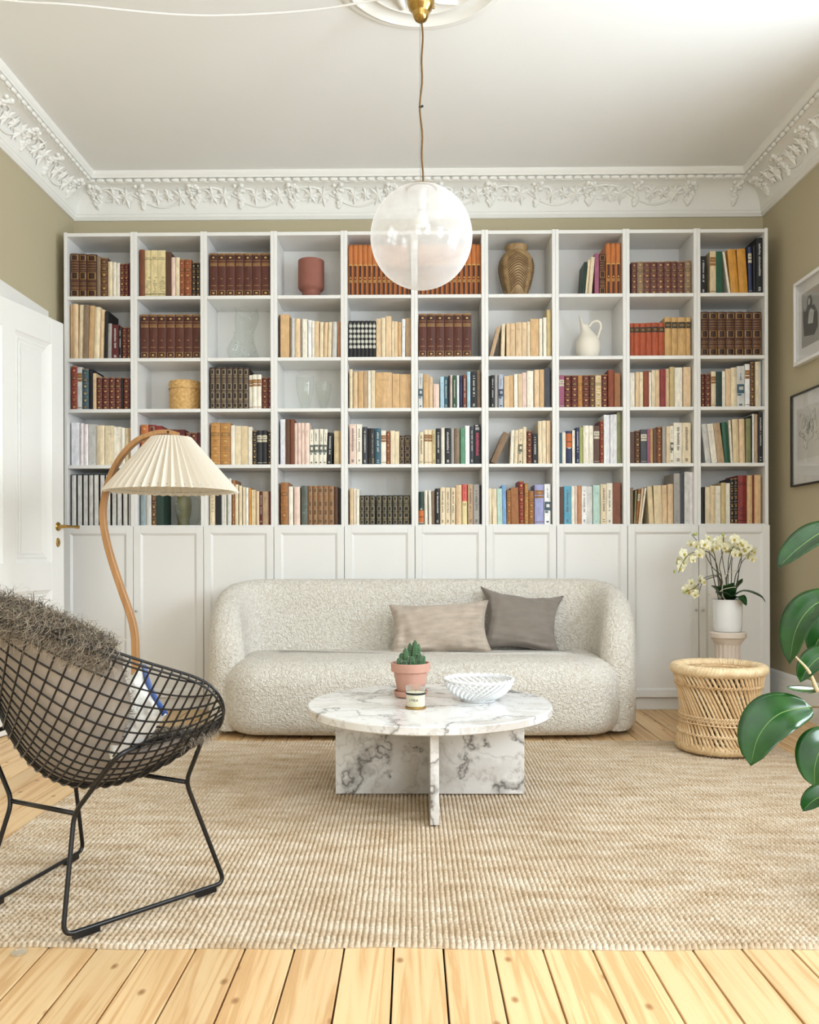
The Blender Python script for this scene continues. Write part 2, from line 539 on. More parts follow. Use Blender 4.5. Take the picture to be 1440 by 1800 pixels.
for side, L, s_from, s_to in (('back', XR-XL, 0.03, XR-XL-0.03), ('left', YB-YR, 4.9, YB-YR-0.03), ('right', YB-YR, 0.03, 2.0)):
    par = trims[side]; rz = side_rot(side)
    def put(name, me, s, p=0.0, z=0.0, rot=None, scale=None):
        o = link(name, me, M['plaster'], par)
        o.location = side_frame(side, s, p, z); o.rotation_euler = (0, 0, rz)
        if rot is not None: o.rotation_euler = (0, rot, rz)
        if scale is not None: o.scale = scale
        return o
    s = s_from + 0.14
    step = 0.0545
    e = (s_to - 0.13) if side != 'right' else s_to
    while s < e:
        put('bead', bead_mesh, s, 0.1685, CZ+0.1675); s += step
    per = 0.586
    s = s_from + 0.135 if side != 'left' else s_to - 0.165 - per*3
    while s < s_to - 0.12:
        put('grape_cluster', cl_mesh[0], s)
        if s+0.30 < s_to-0.1: put('grape_cluster', cl_mesh[1], s+0.27)
        if s+0.5 < s_to:
            put('vine', vm, s+0.295)
            put('scroll', sm[0], s+0.25)
            put('scroll', sm[1], s+0.10)
            for q, dx in enumerate((0.105, 0.175, 0.36, 0.43, 0.505)):
                o = put('vine_leaf', lm[q], s+dx)
        s += per

# ceiling rose
mb = MB()
rp_ = [(0.0, 0.0)]
rose = [(0.364, 0.0), (0.362, -0.008), (0.345, -0.016), (0.332, -0.014), (0.325, -0.020), (0.312, -0.026), (0.300, -0.020), (0.288, -0.012), (0.255, -0.012),
        (0.246, -0.018), (0.236, -0.022), (0.228, -0.016), (0.20, -0.010), (0.15, -0.012), (0.11, -0.022), (0.085, -0.03), (0.06, -0.04), (0.03, -0.042), (0.0, -0.043)]
ROSE = (0.03, -1.584, ZC)
t = thing('ceiling_rose', 'round white plaster ceiling rose with leaf relief above the globe pendant', 'ceiling rose', ROSE)
mb.lathe(rose, 72, cap=False); mb.build('medallion', M['plaster'], t, smooth=40)
for k in range(12):
    mb = MB(); a = 2*PI*k/12
    pts = [(0.085+0.14*u, 0.030*math.sin(u*PI*1.6), -0.018-0.006*math.sin(u*PI)) for u in [q/12 for q in range(13)]]
    mb.tube(pts, [0.004+0.011*math.sin(PI*q/12) for q in range(13)], 8); mb.xf(Matrix.Rotation(a, 4, 'Z'))
    mb.build('acanthus_leaf', M['plaster'], t, smooth=True)

# door leaf standing ajar, hinged on the left wall
LEAF = Vector((-1.900, -0.247, 0)); HINGE = Vector((-2.0755, -1.127, 0))
d = (LEAF-HINGE); LW = d.length
door = thing('door_1', None, None, HINGE, math.atan2(d.y, d.x)); door['kind'] = 'structure'
DT, DH = 0.04, 2.135          # local: x along the leaf, room side is -y
mb = MB()
def frame(mb, x0, x1, z0, z1, s, y0, y1, b=0.002):
    mb.box(x0, x0+s, y0, y1, z0, z1, b); mb.box(x1-s, x1, y0, y1, z0, z1, b)
    mb.box(x0+s, x1-s, y0, y1, z0, z0+s, b); mb.box(x0+s, x1-s, y0, y1, z1-s, z1, b)
stl = 0.11
pan = [(stl, LW/2-0.045), (LW/2+0.045, LW-stl)]
rows_ = [(0.20, 0.70), (0.84, 2.00)]
mb.box(0, stl, 0, DT, 0.008, DH, 0.003); mb.box(LW-stl, LW, 0, DT, 0.008, DH, 0.003); mb.box(LW/2-0.045, LW/2+0.045, 0.0, DT, 0.2, 0.70); mb.box(LW/2-0.045, LW/2+0.045, 0.0, DT, 0.84, 2.0)
mb.box(stl, LW-stl, 0, DT, 0.008, 0.20); mb.box(stl, LW-stl, 0, DT, 0.70, 0.84); mb.box(stl, LW-stl, 0, DT, 2.0, DH)
mb.build('door_frame', M['white_paint'], door)
for x0, x1 in pan:
    for z0, z1 in rows_:
        mb = MB(); mb.box(x0-0.002, x1+0.002, 0.014, 0.026, z0-0.002, z1+0.002)
        pn = mb.build('door_panel', M['white_paint'], door)
        for q, (i0, dd) in enumerate(((0.0, 0.010), (0.028, 0.0055), (0.05, 0.004))):
            mb = MB()
            i1 = i0 + (0.022 if q == 0 else 0.016)
            a = (x0+i0, x1-i0, z0+i0, z1-i0); c = (x0+i1, x1-i1, z0+i1, z1-i1)
            yo = 0.014-dd
            A = [(a[0], yo, a[2]), (a[1], yo, a[2]), (a[1], yo, a[3]), (a[0], yo, a[3])]
            B = [(c[0], 0.0145, c[2]), (c[1], 0.0145, c[2]), (c[1], 0.0145, c[3]), (c[0], 0.0145, c[3])]
            O = [(a[0], 0.0145, a[2]), (a[1], 0.0145, a[2]), (a[1], 0.0145, a[3]), (a[0], 0.0145, a[3])]
            mb.add(A+B+O, [(k, (k+1) % 4, 4+(k+1) % 4, 4+k) for k in range(4)] + [(8+k, 8+(k+1) % 4, (k+1) % 4, k) for k in range(4)])
            mb.build('moulding', M['white_paint'], pn)
# lever handle and key plate
hx, hz = LW-0.055, 1.035
mb = MB(); mb.lathe([(0.0, 0.0), (0.024, 0.0), (0.024, 0.003), (0.018, 0.007), (0.011, 0.009), (0.009, 0.03), (0.009, 0.045)], 20)
mb.xf(Matrix.Translation((hx, 0, hz)) @ Matrix.Rotation(PI/2, 4, 'X'))
hd = mb.build('door_handle', M['brass'], door, smooth=40); hd['label'] = 'brass lever handle'
mb = MB(); mb.tube([(hx-0.004, -0.045, hz), (hx+0.02, -0.05, hz), (hx+0.05, -0.052, hz), (hx+0.085, -0.052, hz), (hx+0.105, -0.052, hz)], [0.008, 0.0085, 0.007, 0.0095, 0.011], 10)
mb.build('lever', M['brass'], hd, smooth=40)
mb = MB(); mb.lathe([(0.0, 0.004), (0.012, 0.004), (0.019, 0.003), (0.021, 0.0), (0.0215, 0.0)], 20)
for i_, p in enumerate(mb.v): mb.v[i_] = (p[0]*0.85, p[1]*1.2, p[2])
mb.xf(Matrix.Translation((hx, 0, hz-0.085)) @ Matrix.Rotation(PI/2, 4, 'X'))
kp = mb.build('key_plate', M['brass'], door, smooth=40)
mb = MB(); mb.lathe([(0.0, 0.0052), (0.0035, 0.0052), (0.0035, 0.004)], 10); mb.xf(Matrix.Translation((hx, 0, hz-0.081)) @ Matrix.Rotation(PI/2, 4, 'X'))
mb.box(hx-0.0016, hx+0.0016, -0.0052, -0.004, hz-0.093, hz-0.081); mb.build('keyhole', M['black_metal'], kp)
# casing round the opening
mb = MB()
mb.box(XL-0.25, XL+0.018, DOOR_Y0-0.10, DOOR_Y0-0.002, 0, DOOR_H+0.002, 0.003); mb.box(XL-0.25, XL+0.018, DOOR_Y1+0.002, DOOR_Y1+0.10, 0, DOOR_H+0.002, 0.003)
mb.box(XL-0.25, XL+0.018, DOOR_Y0-0.10, DOOR_Y1+0.10, DOOR_H+0.002, DOOR_H+0.09, 0.003)
tr = mb.build('trim_5', M['white_paint']); tr['kind'] = 'structure'
# ================================================================ bookcases: ten units side by side
SHELF_Z = [2.358, 2.0046, 1.7145, 1.3955, 1.0514]
BD = 0.275                                   # depth
ST = 0.0195                                  # side thickness
ORD = ['first', 'second', 'third', 'fourth', 'fifth', 'sixth', 'seventh', 'eighth', 'ninth', 'tenth', 'eleventh', 'twelfth', 'thirteenth', 'fourteenth', 'fifteenth', 'sixteenth', 'seventeenth', 'eighteenth']
SHELFW = ['top', 'second', 'third', 'fourth', 'fifth']
IW = 0.4 - 2*ST
def bc_meshes():
    d = {}
    d['side_panel'] = MB().box(0, ST-0.0006, 0, BD, 0, 2.723, 0.0012).mesh('side_panel')
    d['top_panel'] = MB().box(0, IW, 0.002, BD, 2.699, 2.719, 0.001).mesh('top_panel')
    d['shelf'] = MB().box(0.0005, IW-0.0005, 0.002, BD-0.012, -0.0195, 0, 0.001).mesh('shelf')
    d['back_panel'] = MB().box(0, IW, BD-0.011, BD-0.004, 0.06, 2.70).mesh('back_panel')
    d['plinth'] = MB().box(0, IW, 0.004, 0.02, 0, 0.068, 0.001).mesh('plinth')
    # framed door: stiles and rails, bevelled step, flat panel
    W, z0, z1, t, s = 0.397, 0.072, 1.043, 0.018, 0.040
    mb = MB()
    mb.box(0, s, -t, 0, z0, z1, 0.0015); mb.box(W-s, W, -t, 0, z0, z1, 0.0015)
    mb.box(s, W-s, -t, 0, z0, z0+s, 0.0015); mb.box(s, W-s, -t, 0, z1-s, z1, 0.0015)
    b = 0.012
    A = [(s, -t+0.0005, z0+s), (W-s, -t+0.0005, z0+s), (W-s, -t+0.0005, z1-s), (s, -t+0.0005, z1-s)]
    B = [(s+b, -t+0.0085, z0+s+b), (W-s-b, -t+0.0085, z0+s+b), (W-s-b, -t+0.0085, z1-s-b), (s+b, -t+0.0085, z1-s-b)]
    mb.add(A+B, [(k, (k+1) % 4, 4+(k+1) % 4, 4+k) for k in range(4)])
    d['door'] = mb.mesh('door')
    d['panel'] = MB().box(s+b-0.001, W-s-b+0.001, -t+0.0085, -0.003, z0+s+b-0.001, z1-s-b+0.001).mesh('panel')
    mb = MB(); mb.lathe([(0.0, 0.018), (0.0055, 0.0175), (0.0075, 0.014), (0.006, 0.009), (0.004, 0.006), (0.004, 0.0)], 14); mb.xf(Matrix.Rotation(PI/2, 4, 'X'))
    d['knob'] = mb.mesh('knob'); d['knob'].shade_smooth()
    return d
BM = bc_meshes()
for c in range(10):
    x0 = -2.0 + 0.4*c
    t = thing('bookcase', 'white bookcase unit with panelled cupboard door, %s column counted from the door' % ORD[c], 'bookcase', (x0, 0, 0), 0, 'white bookcase units along the back wall')
    link('side_panel', BM['side_panel'], M['cabinet'], t, loc=(0.0003, 0, 0)); link('side_panel', BM['side_panel'], M['cabinet'], t, loc=(0.4-ST+0.0003, 0, 0))
    link('top_panel', BM['top_panel'], M['cabinet'], t, loc=(ST, 0, 0))
    link('back_panel', BM['back_panel'], M['cabinet'], t, loc=(ST, 0, 0))
    link('plinth', BM['plinth'], M['cabinet'], t, loc=(ST, 0, 0))
    for z in SHELF_Z + [0.09]:
        link('shelf', BM['shelf'], M['cabinet'], t, loc=(ST, 0, z))
    dr = link('door', BM['door'], M['cabinet'], t, loc=(0.0015, -0.001, 0))
    link('panel', BM['panel'], M['cabinet'], dr)
    link('knob', BM['knob'], M['chrome'], dr, loc=((0.397-0.018) if c % 2 == 0 else 0.018, -0.018, 0.565))

# ================================================================ books
def book_mat():
    m, nt, b = newmat('book_cover')
    at = N(nt, 'ShaderNodeAttribute', attribute_name='Col')
    tc = N(nt, 'ShaderNodeTexCoord'); oi = N(nt, 'ShaderNodeObjectInfo')
    ad = N(nt, 'ShaderNodeVectorMath', operation='ADD'); sc = N(nt, 'ShaderNodeVectorMath', operation='SCALE'); sc.inputs[0].default_value = (9, 17, 5)
    nt.links.new(oi.outputs['Random'], sc.inputs['Scale']); nt.links.new(tc.outputs['Object'], ad.inputs[0]); nt.links.new(sc.outputs[0], ad.inputs[1])
    mp = N(nt, 'ShaderNodeMapping'); mp.inputs['Scale'].default_value = (1.0, 1.0, 0.35); nt.links.new(ad.outputs[0], mp.inputs[0])
    nz = N(nt, 'ShaderNodeTexNoise', i_Scale=55.0, i_Detail=4.0, i_Roughness=0.65); nt.links.new(mp.outputs[0], nz.inputs['Vector'])
    mr = N(nt, 'ShaderNodeMapRange'); mr.inputs[1].default_value = 0.3; mr.inputs[2].default_value = 0.7; mr.inputs[3].default_value = 0.80; mr.inputs[4].default_value = 1.16
    nt.links.new(nz.outputs[0], mr.inputs[0])
    hs = N(nt, 'ShaderNodeHueSaturation'); nt.links.new(at.outputs['Color'], hs.inputs['Color']); nt.links.new(mr.outputs[0], hs.inputs['Value'])
    nt.links.new(hs.outputs[0], b.inputs['Base Color'])
    b.inputs['Roughness'].default_value = 0.48; b.inputs['Specular IOR Level'].default_value = 0.4
    bump(nt, b, nz.outputs[0], 0.12, 0.002)
    return m
M['book'] = book_mat()
PAL = {  # code: (sRGB, words)
 'br': ((78, 46, 34), 'dark brown'), 'ub': ((92, 62, 44), 'umber brown'), 'lb2': ((88, 46, 34), 'red-brown'), 'db': ((62, 44, 34), 'black-brown'), 'rb': ((124, 70, 44), 'chestnut brown'),
 'mr': ((92, 34, 34), 'maroon'), 'pl': ((100, 60, 58), 'plum brown'), 'wr': ((134, 46, 40), 'wine red'), 'rd': ((138, 70, 44), 'rust brown'), 'rg': ((174, 82, 50), 'rust orange'),
 'or': ((192, 116, 62), 'orange'), 'ob': ((190, 104, 58), 'burnt orange'), 'tn': ((158, 102, 56), 'tan brown'), 'tb': ((150, 102, 62), 'mottled tan'), 'tg': ((186, 134, 74), 'golden tan'), 'tn2': ((190, 138, 104), 'clay brown'), 'ta': ((200, 160, 104), 'sand'),
 'yl': ((206, 146, 60), 'mustard'), 'cr': ((232, 214, 180), 'cream'), 'cm': ((226, 208, 158), 'pale yellow'), 'iv': ((240, 232, 214), 'ivory'), 'wh': ((242, 241, 238), 'white'), 'lw': ((232, 230, 234), 'cool white'), 'pw': ((236, 226, 226), 'pinkish white'),
 'bg': ((226, 196, 156), 'beige'), 'kr': ((212, 174, 126), 'kraft tan'), 'be': ((224, 202, 162), 'pale sand'), 'pk': ((236, 208, 192), 'pale pink'), 'oc': ((206, 184, 134), 'straw'), 'gl': ((188, 158, 124), 'taupe'),
 'gb': ((140, 118, 96), 'grey-brown'), 'gd': ((136, 108, 80), 'dull brown'), 'gr': ((168, 162, 156), 'grey'), 'lg': ((208, 206, 200), 'light grey'), 'ch': ((66, 68, 74), 'charcoal'), 'bk': ((34, 33, 35), 'black'), 'gk': ((46, 48, 40), 'black-green'),
 'nv': ((48, 56, 88), 'navy'), 'tl': ((54, 92, 106), 'teal'), 'gn': ((40, 88, 64), 'green'), 'dg': ((40, 62, 54), 'dark green'), 'mg': ((96, 150, 116), 'mid green'), 'ol': ((134, 134, 92), 'olive'), 'oy': ((172, 176, 104), 'lime olive'),
 'lb': ((124, 168, 214), 'light blue'), 'sb': ((168, 200, 212), 'ice blue'), 'sk': ((92, 164, 190), 'sky blue'), 'bl': ((146, 162, 164), 'blue-grey'), 'mi': ((186, 214, 202), 'mint'), 'lv': ((166, 168, 212), 'lavender'), 'ro': ((156, 86, 112), 'mauve'),
 'cl': ((214, 98, 88), 'coral red'), 'ns': ((176, 184, 198), 'silver-grey'), 'gv': ((96, 102, 92), 'grey-green')}
GOLD = srgb(204, 164, 96); GOLDD = srgb(160, 122, 70); DK = srgb(30, 22, 18); PAPER = srgb(226, 212, 184)
LEATHER = set('ousbqwl')
PAPERC = {'cr', 'iv', 'wh', 'lw', 'pw', 'bg', 'kr', 'be', 'pk', 'oc', 'gl', 'lg'}
def mul(c, k): return (min(1, c[0]*k), min(1, c[1]*k), min(1, c[2]*k), 1)

def book_mesh(w, h, dep, style, base, rnd):
    """origin at the bottom centre of the spine; the spine looks towards -y"""
    mb = MB(); c = base
    round_ = style in LEATHER or rnd.random() < 0.45
    bulge = min(0.006, w*0.22) if round_ else min(0.0012, w*0.06)
    xs = [-0.5, -0.3, 0.0, 0.3, 0.5]
    def sy(u): return -bulge*(1-(2*u)**2)
    bev = 0.0012
    # body: spine strip + sides + back (pages) + top/bottom
    def ring(z): return [(u*w, sy(u), z) for u in xs] + [(w/2, dep, z), (-w/2, dep, z)]
    lo, hi = ring(0), ring(h)
    n = len(lo)
    mb.col = c
    fs = []
    mb.v.extend(lo + hi)
    for k in range(n):
        k2 = (k+1) % n
        mb.col = PAPER if k == 5 else c
        mb.face((k, k2, n+k2, n+k))
    mb.col = c; mb.face(list(range(n))[::-1])
    mb.face([n+k for k in range(n)])
    def strip(z0, z1, col, a=-0.47, b=0.47, lift=0.0006, parts=None):
        mb.col = col
        us = [a, a+(b-a)*0.33, a+(b-a)*0.67, b]
        lo = [(u*w, sy(u)-lift, z0*h) for u in us]; hi_ = [(u*w, sy(u)-lift, z1*h) for u in us]
        m0 = len(mb.v); mb.v.extend(lo+hi_)
        for k in range(3): mb.face((m0+k, m0+k+1, m0+4+k+1, m0+4+k))
    def band(z, t=0.006):                      # raised cord
        mb.col = mul(c, 1.15)
        us = [-0.5, -0.25, 0, 0.25, 0.5]; t_ = t/h
        rows = []
        for dz, lf in ((-t_, 0.0002), (-t_*0.4, 0.0018), (t_*0.4, 0.0018), (t_, 0.0002)):
            rows.append([(u*w, sy(u)-lf, (z+dz)*h) for u in us])
        mb.grid(rows)
    def dashes(z0, z1, col, a, b, n_, fill=0.62):
        for k in range(n_):
            if rnd.random() < 0.12: continue
            q = z0+(z1-z0)*k/n_
            strip(q, q+(z1-z0)/n_*fill, col, a+rnd.random()*0.04, b-rnd.random()*0.1, 0.0005)
    if style == 'o':                           # dark oval fields between gilt bands
        for z0, z1 in ((0.03, 0.17), (0.42, 0.58), (0.84, 0.97)):
            strip(z0, z1, GOLDD, -0.42, 0.42); strip(z0+0.012, z1-0.012, mul(c, 0.45), -0.30, 0.30, 0.0012); strip(z0+0.04, z1-0.04, mul(c, 0.7), -0.12, 0.12, 0.0016)
        for z in (0.20, 0.23, 0.29, 0.33, 0.385, 0.61, 0.66, 0.72, 0.78, 0.815): strip(z, z+0.010, GOLDD, -0.44, 0.44)
        for z in (0.185, 0.40, 0.60, 0.83): band(z, 0.004)
    elif style == 's':                         # encyclopedia: crest, title lines, star, foot medallion
        strip(0.975, 0.998, GOLDD); strip(0.845, 0.95, mul(c, 0.55), -0.40, 0.40); strip(0.88, 0.915, GOLD, -0.12, 0.12, 0.0011)
        for z in (0.955, 0.83, 0.765, 0.735, 0.71): strip(z, z+0.008, GOLD if z < 0.8 else GOLDD, -0.44, 0.44)
        strip(0.405, 0.425, GOLD, -0.08, 0.08); strip(0.385, 0.445, mul(c, 0.8), -0.04, 0.04)
        strip(0.25, 0.262, GOLDD, -0.30, 0.30)
        strip(0.03, 0.15, GOLDD, -0.40, 0.40); strip(0.042, 0.138, mul(c, 0.6), -0.33, 0.33, 0.0011); strip(0.065, 0.10, GOLD, -0.13, 0.13, 0.0015)
    elif style == 'u':                         # orange spine with two dark fields below
        strip(0.59, 0.61, GOLD); strip(0.315, 0.585, srgb(74, 40, 26), -0.26, 0.26); strip(0.02, 0.255, srgb(74, 40, 26), -0.26, 0.26)
        strip(0.262, 0.305, GOLDD, -0.42, 0.42); strip(0.975, 0.998, mul(c, 0.7)); strip(0.335, 0.365, GOLD, -0.12, 0.12, 0.0012); strip(0.0, 0.012, GOLD)
    elif style == 'b':                         # raised cords and gilt fields
        zs = [0.12, 0.29, 0.46, 0.63, 0.80]
        for z in zs:
            band(z, 0.0045); strip(z+0.022, z+0.032, GOLDD, -0.42, 0.42); strip(z-0.034, z-0.024, GOLDD, -0.42, 0.42)
        strip(0.68, 0.76, mul(c, 0.6), -0.42, 0.42)
        for z in (0.035, 0.20, 0.365, 0.54, 0.87):
            strip(z+0.005, z+0.045, GOLD if rnd.random() < 0.6 else GOLDD, -0.16, 0.16)
        strip(0.705, 0.715, GOLD, -0.3, 0.3, 0.0011); strip(0.73, 0.74, GOLD, -0.25, 0.25, 0.0011)
        strip(0.0, 0.02, GOLDD); strip(0.975, 0.995, GOLDD)
    elif style == 'q':                         # framed rectangles
        g = srgb(150, 132, 100)
        for z0, z1 in ((0.03, 0.15), (0.24, 0.40), (0.46, 0.62), (0.82, 0.95)):
            strip(z0, z1, g, -0.36, 0.36); strip(z0+0.018, z1-0.018, mul(c, 0.55), -0.24, 0.24, 0.0011)
        for z in (0.17, 0.20, 0.225, 0.42, 0.64, 0.67, 0.70, 0.74, 0.77, 0.79): strip(z, z+0.011, g, -0.36, 0.36)
    elif style == 'w':                         # rows of pale discs
        for k in range(5):
            zc = 0.30+0.14*k
            strip(zc-0.045, zc+0.045, srgb(196, 194, 182), -0.30, 0.30); strip(zc-0.03, zc+0.03, srgb(206, 204, 192), -0.42, 0.42, 0.0009)
            strip(zc+0.055, zc+0.085, srgb(160, 158, 148), -0.12, 0.12)
    elif style == 'l':                         # dark title label near the top
        strip(0.72, 0.88, srgb(56, 50, 40)); strip(0.775, 0.785, GOLD, -0.3, 0.3, 0.0011); strip(0.81, 0.82, GOLD, -0.34, 0.34, 0.0011); strip(0.02, 0.03, mul(c, 0.75))
    elif style == 'c':                         # two small labels
        d_ = sum(c[:3]) > 0.9
        col = srgb(150, 104, 60) if d_ else srgb(206, 196, 172)
        strip(0.74, 0.86, col); strip(0.66, 0.72, col); strip(0.79, 0.805, GOLD if d_ else DK, -0.3, 0.3, 0.0011); strip(0.05, 0.065, mul(col, 0.8))
    elif style == 't':                         # a title running up the spine, too small to read
        dark = sum(c[:3]) < 0.55
        col = srgb(206, 204, 196) if dark else srgb(104, 88, 74)
        dashes(0.32, 0.90, col, -0.16, 0.18, max(8, int(h*1000/11)), 0.6)
        dashes(0.05, 0.13, col, -0.2, 0.2, 3)
    elif style == 'K':
        dashes(0.22, 0.80, srgb(196, 74, 100), -0.22, 0.24, 15, 0.72); strip(0.86, 0.93, srgb(170, 170, 170), -0.3, 0.3); strip(0.955, 0.985, srgb(230, 230, 230), -0.3, 0.1)
    elif style == 'm':                         # printed picture along the foot
        k1 = mul(c, 0.62)
        strip(0.80, 0.815, mul(c, 0.35)); strip(0.835, 0.85, mul(c, 0.4), -0.35, 0.35); strip(0.34, 0.36, k1, -0.1, 0.25); strip(0.40, 0.43, k1, 0.05, 0.4)
        for q in range(7): strip(0.10+q*0.035, 0.125+q*0.035, k1, -0.45+0.5*rnd.random(), 0.1+0.37*rnd.random())
        strip(0.05, 0.08, mul(c, 0.4)); strip(0.0, 0.03, mul(c, 0.8))
    elif style == 'v':                         # illustrated jacket: coloured field across the middle
        f_ = srgb(rnd.choice([(66, 92, 104), (58, 70, 92), (96, 104, 96)]))
        strip(0.34, 0.56, f_); strip(0.42, 0.50, mul(c, 0.9), -0.2, 0.35, 0.001); strip(0.28, 0.33, mul(f_, 1.6), -0.4, 0.1)
        dashes(0.66, 0.9, mul(f_, 0.8), -0.1, 0.15, 8); strip(0.04, 0.08, f_, -0.2, 0.2)
    elif style == 'n':                         # orange field with dark rest
        z0, z1 = (0.50, 0.92) if c[2] > 0.05 and c[2] > c[1] else (0.06, 0.43)
        strip(z0, z1, srgb(204, 110, 52)); strip(z0+0.16, z0+0.18, DK, -0.4, 0.4, 0.001); strip(z0-0.02, z0-0.005, srgb(230, 220, 190)); strip(0.46, 0.485, srgb(236, 232, 220), -0.16, 0.16, 0.0012)
    elif style == 'h':                         # coral top, pale lower half
        strip(0.0, 0.58, srgb(238, 226, 168), -0.5, 0.5); dashes(0.66, 0.95, srgb(120, 40, 40), -0.12, 0.12, 7, 0.5)
    elif style == 'k':                         # pale cloth spine between black boards
        strip(0.0, 0.985, mul(c, 1.06), -0.36, 0.40, 0.0012)
        mb.c = [DK if q < 9 else mb.c[q] for q in range(len(mb.c))]
    elif style == 'p' and rnd.random() < 0.45 and w > 0.008:
        k1 = mul(c, 0.72)
        strip(0.80, 0.812, k1, -0.3, 0.3); strip(0.77, 0.782, k1, -0.25, 0.25); strip(0.06, 0.07, k1, -0.22, 0.22)
    return mb

FONT_MAT = {}
def spine_text(parent, txt, size, col, x, y, z, up=True, name='title'):
    """lettering standing along the spine"""
    cu = bpy.data.curves.new('title', 'FONT'); cu.body = txt; cu.size = size; cu.align_x = 'CENTER'; cu.align_y = 'CENTER'; cu.extrude = 0.0002
    tmp = bpy.data.objects.new('title_tmp', cu); COL.objects.link(tmp)
    dg = bpy.context.evaluated_depsgraph_get(); me = bpy.data.meshes.new_from_object(tmp.evaluated_get(dg))
    bpy.data.objects.remove(tmp)
    key = tuple(col)
    if key not in FONT_MAT: FONT_MAT[key] = simple('print_%d' % len(FONT_MAT), col, 0.6)
    me.materials.clear()
    o = link(name, me, FONT_MAT[key], parent)
    rot = Matrix.Rotation(PI/2, 4, 'X')
    if up is not None: rot = Matrix.Rotation(-PI/2 if up else PI/2, 4, 'Y') @ rot
    o.matrix_local = Matrix.Translation((x, y, z)) @ rot
    return o

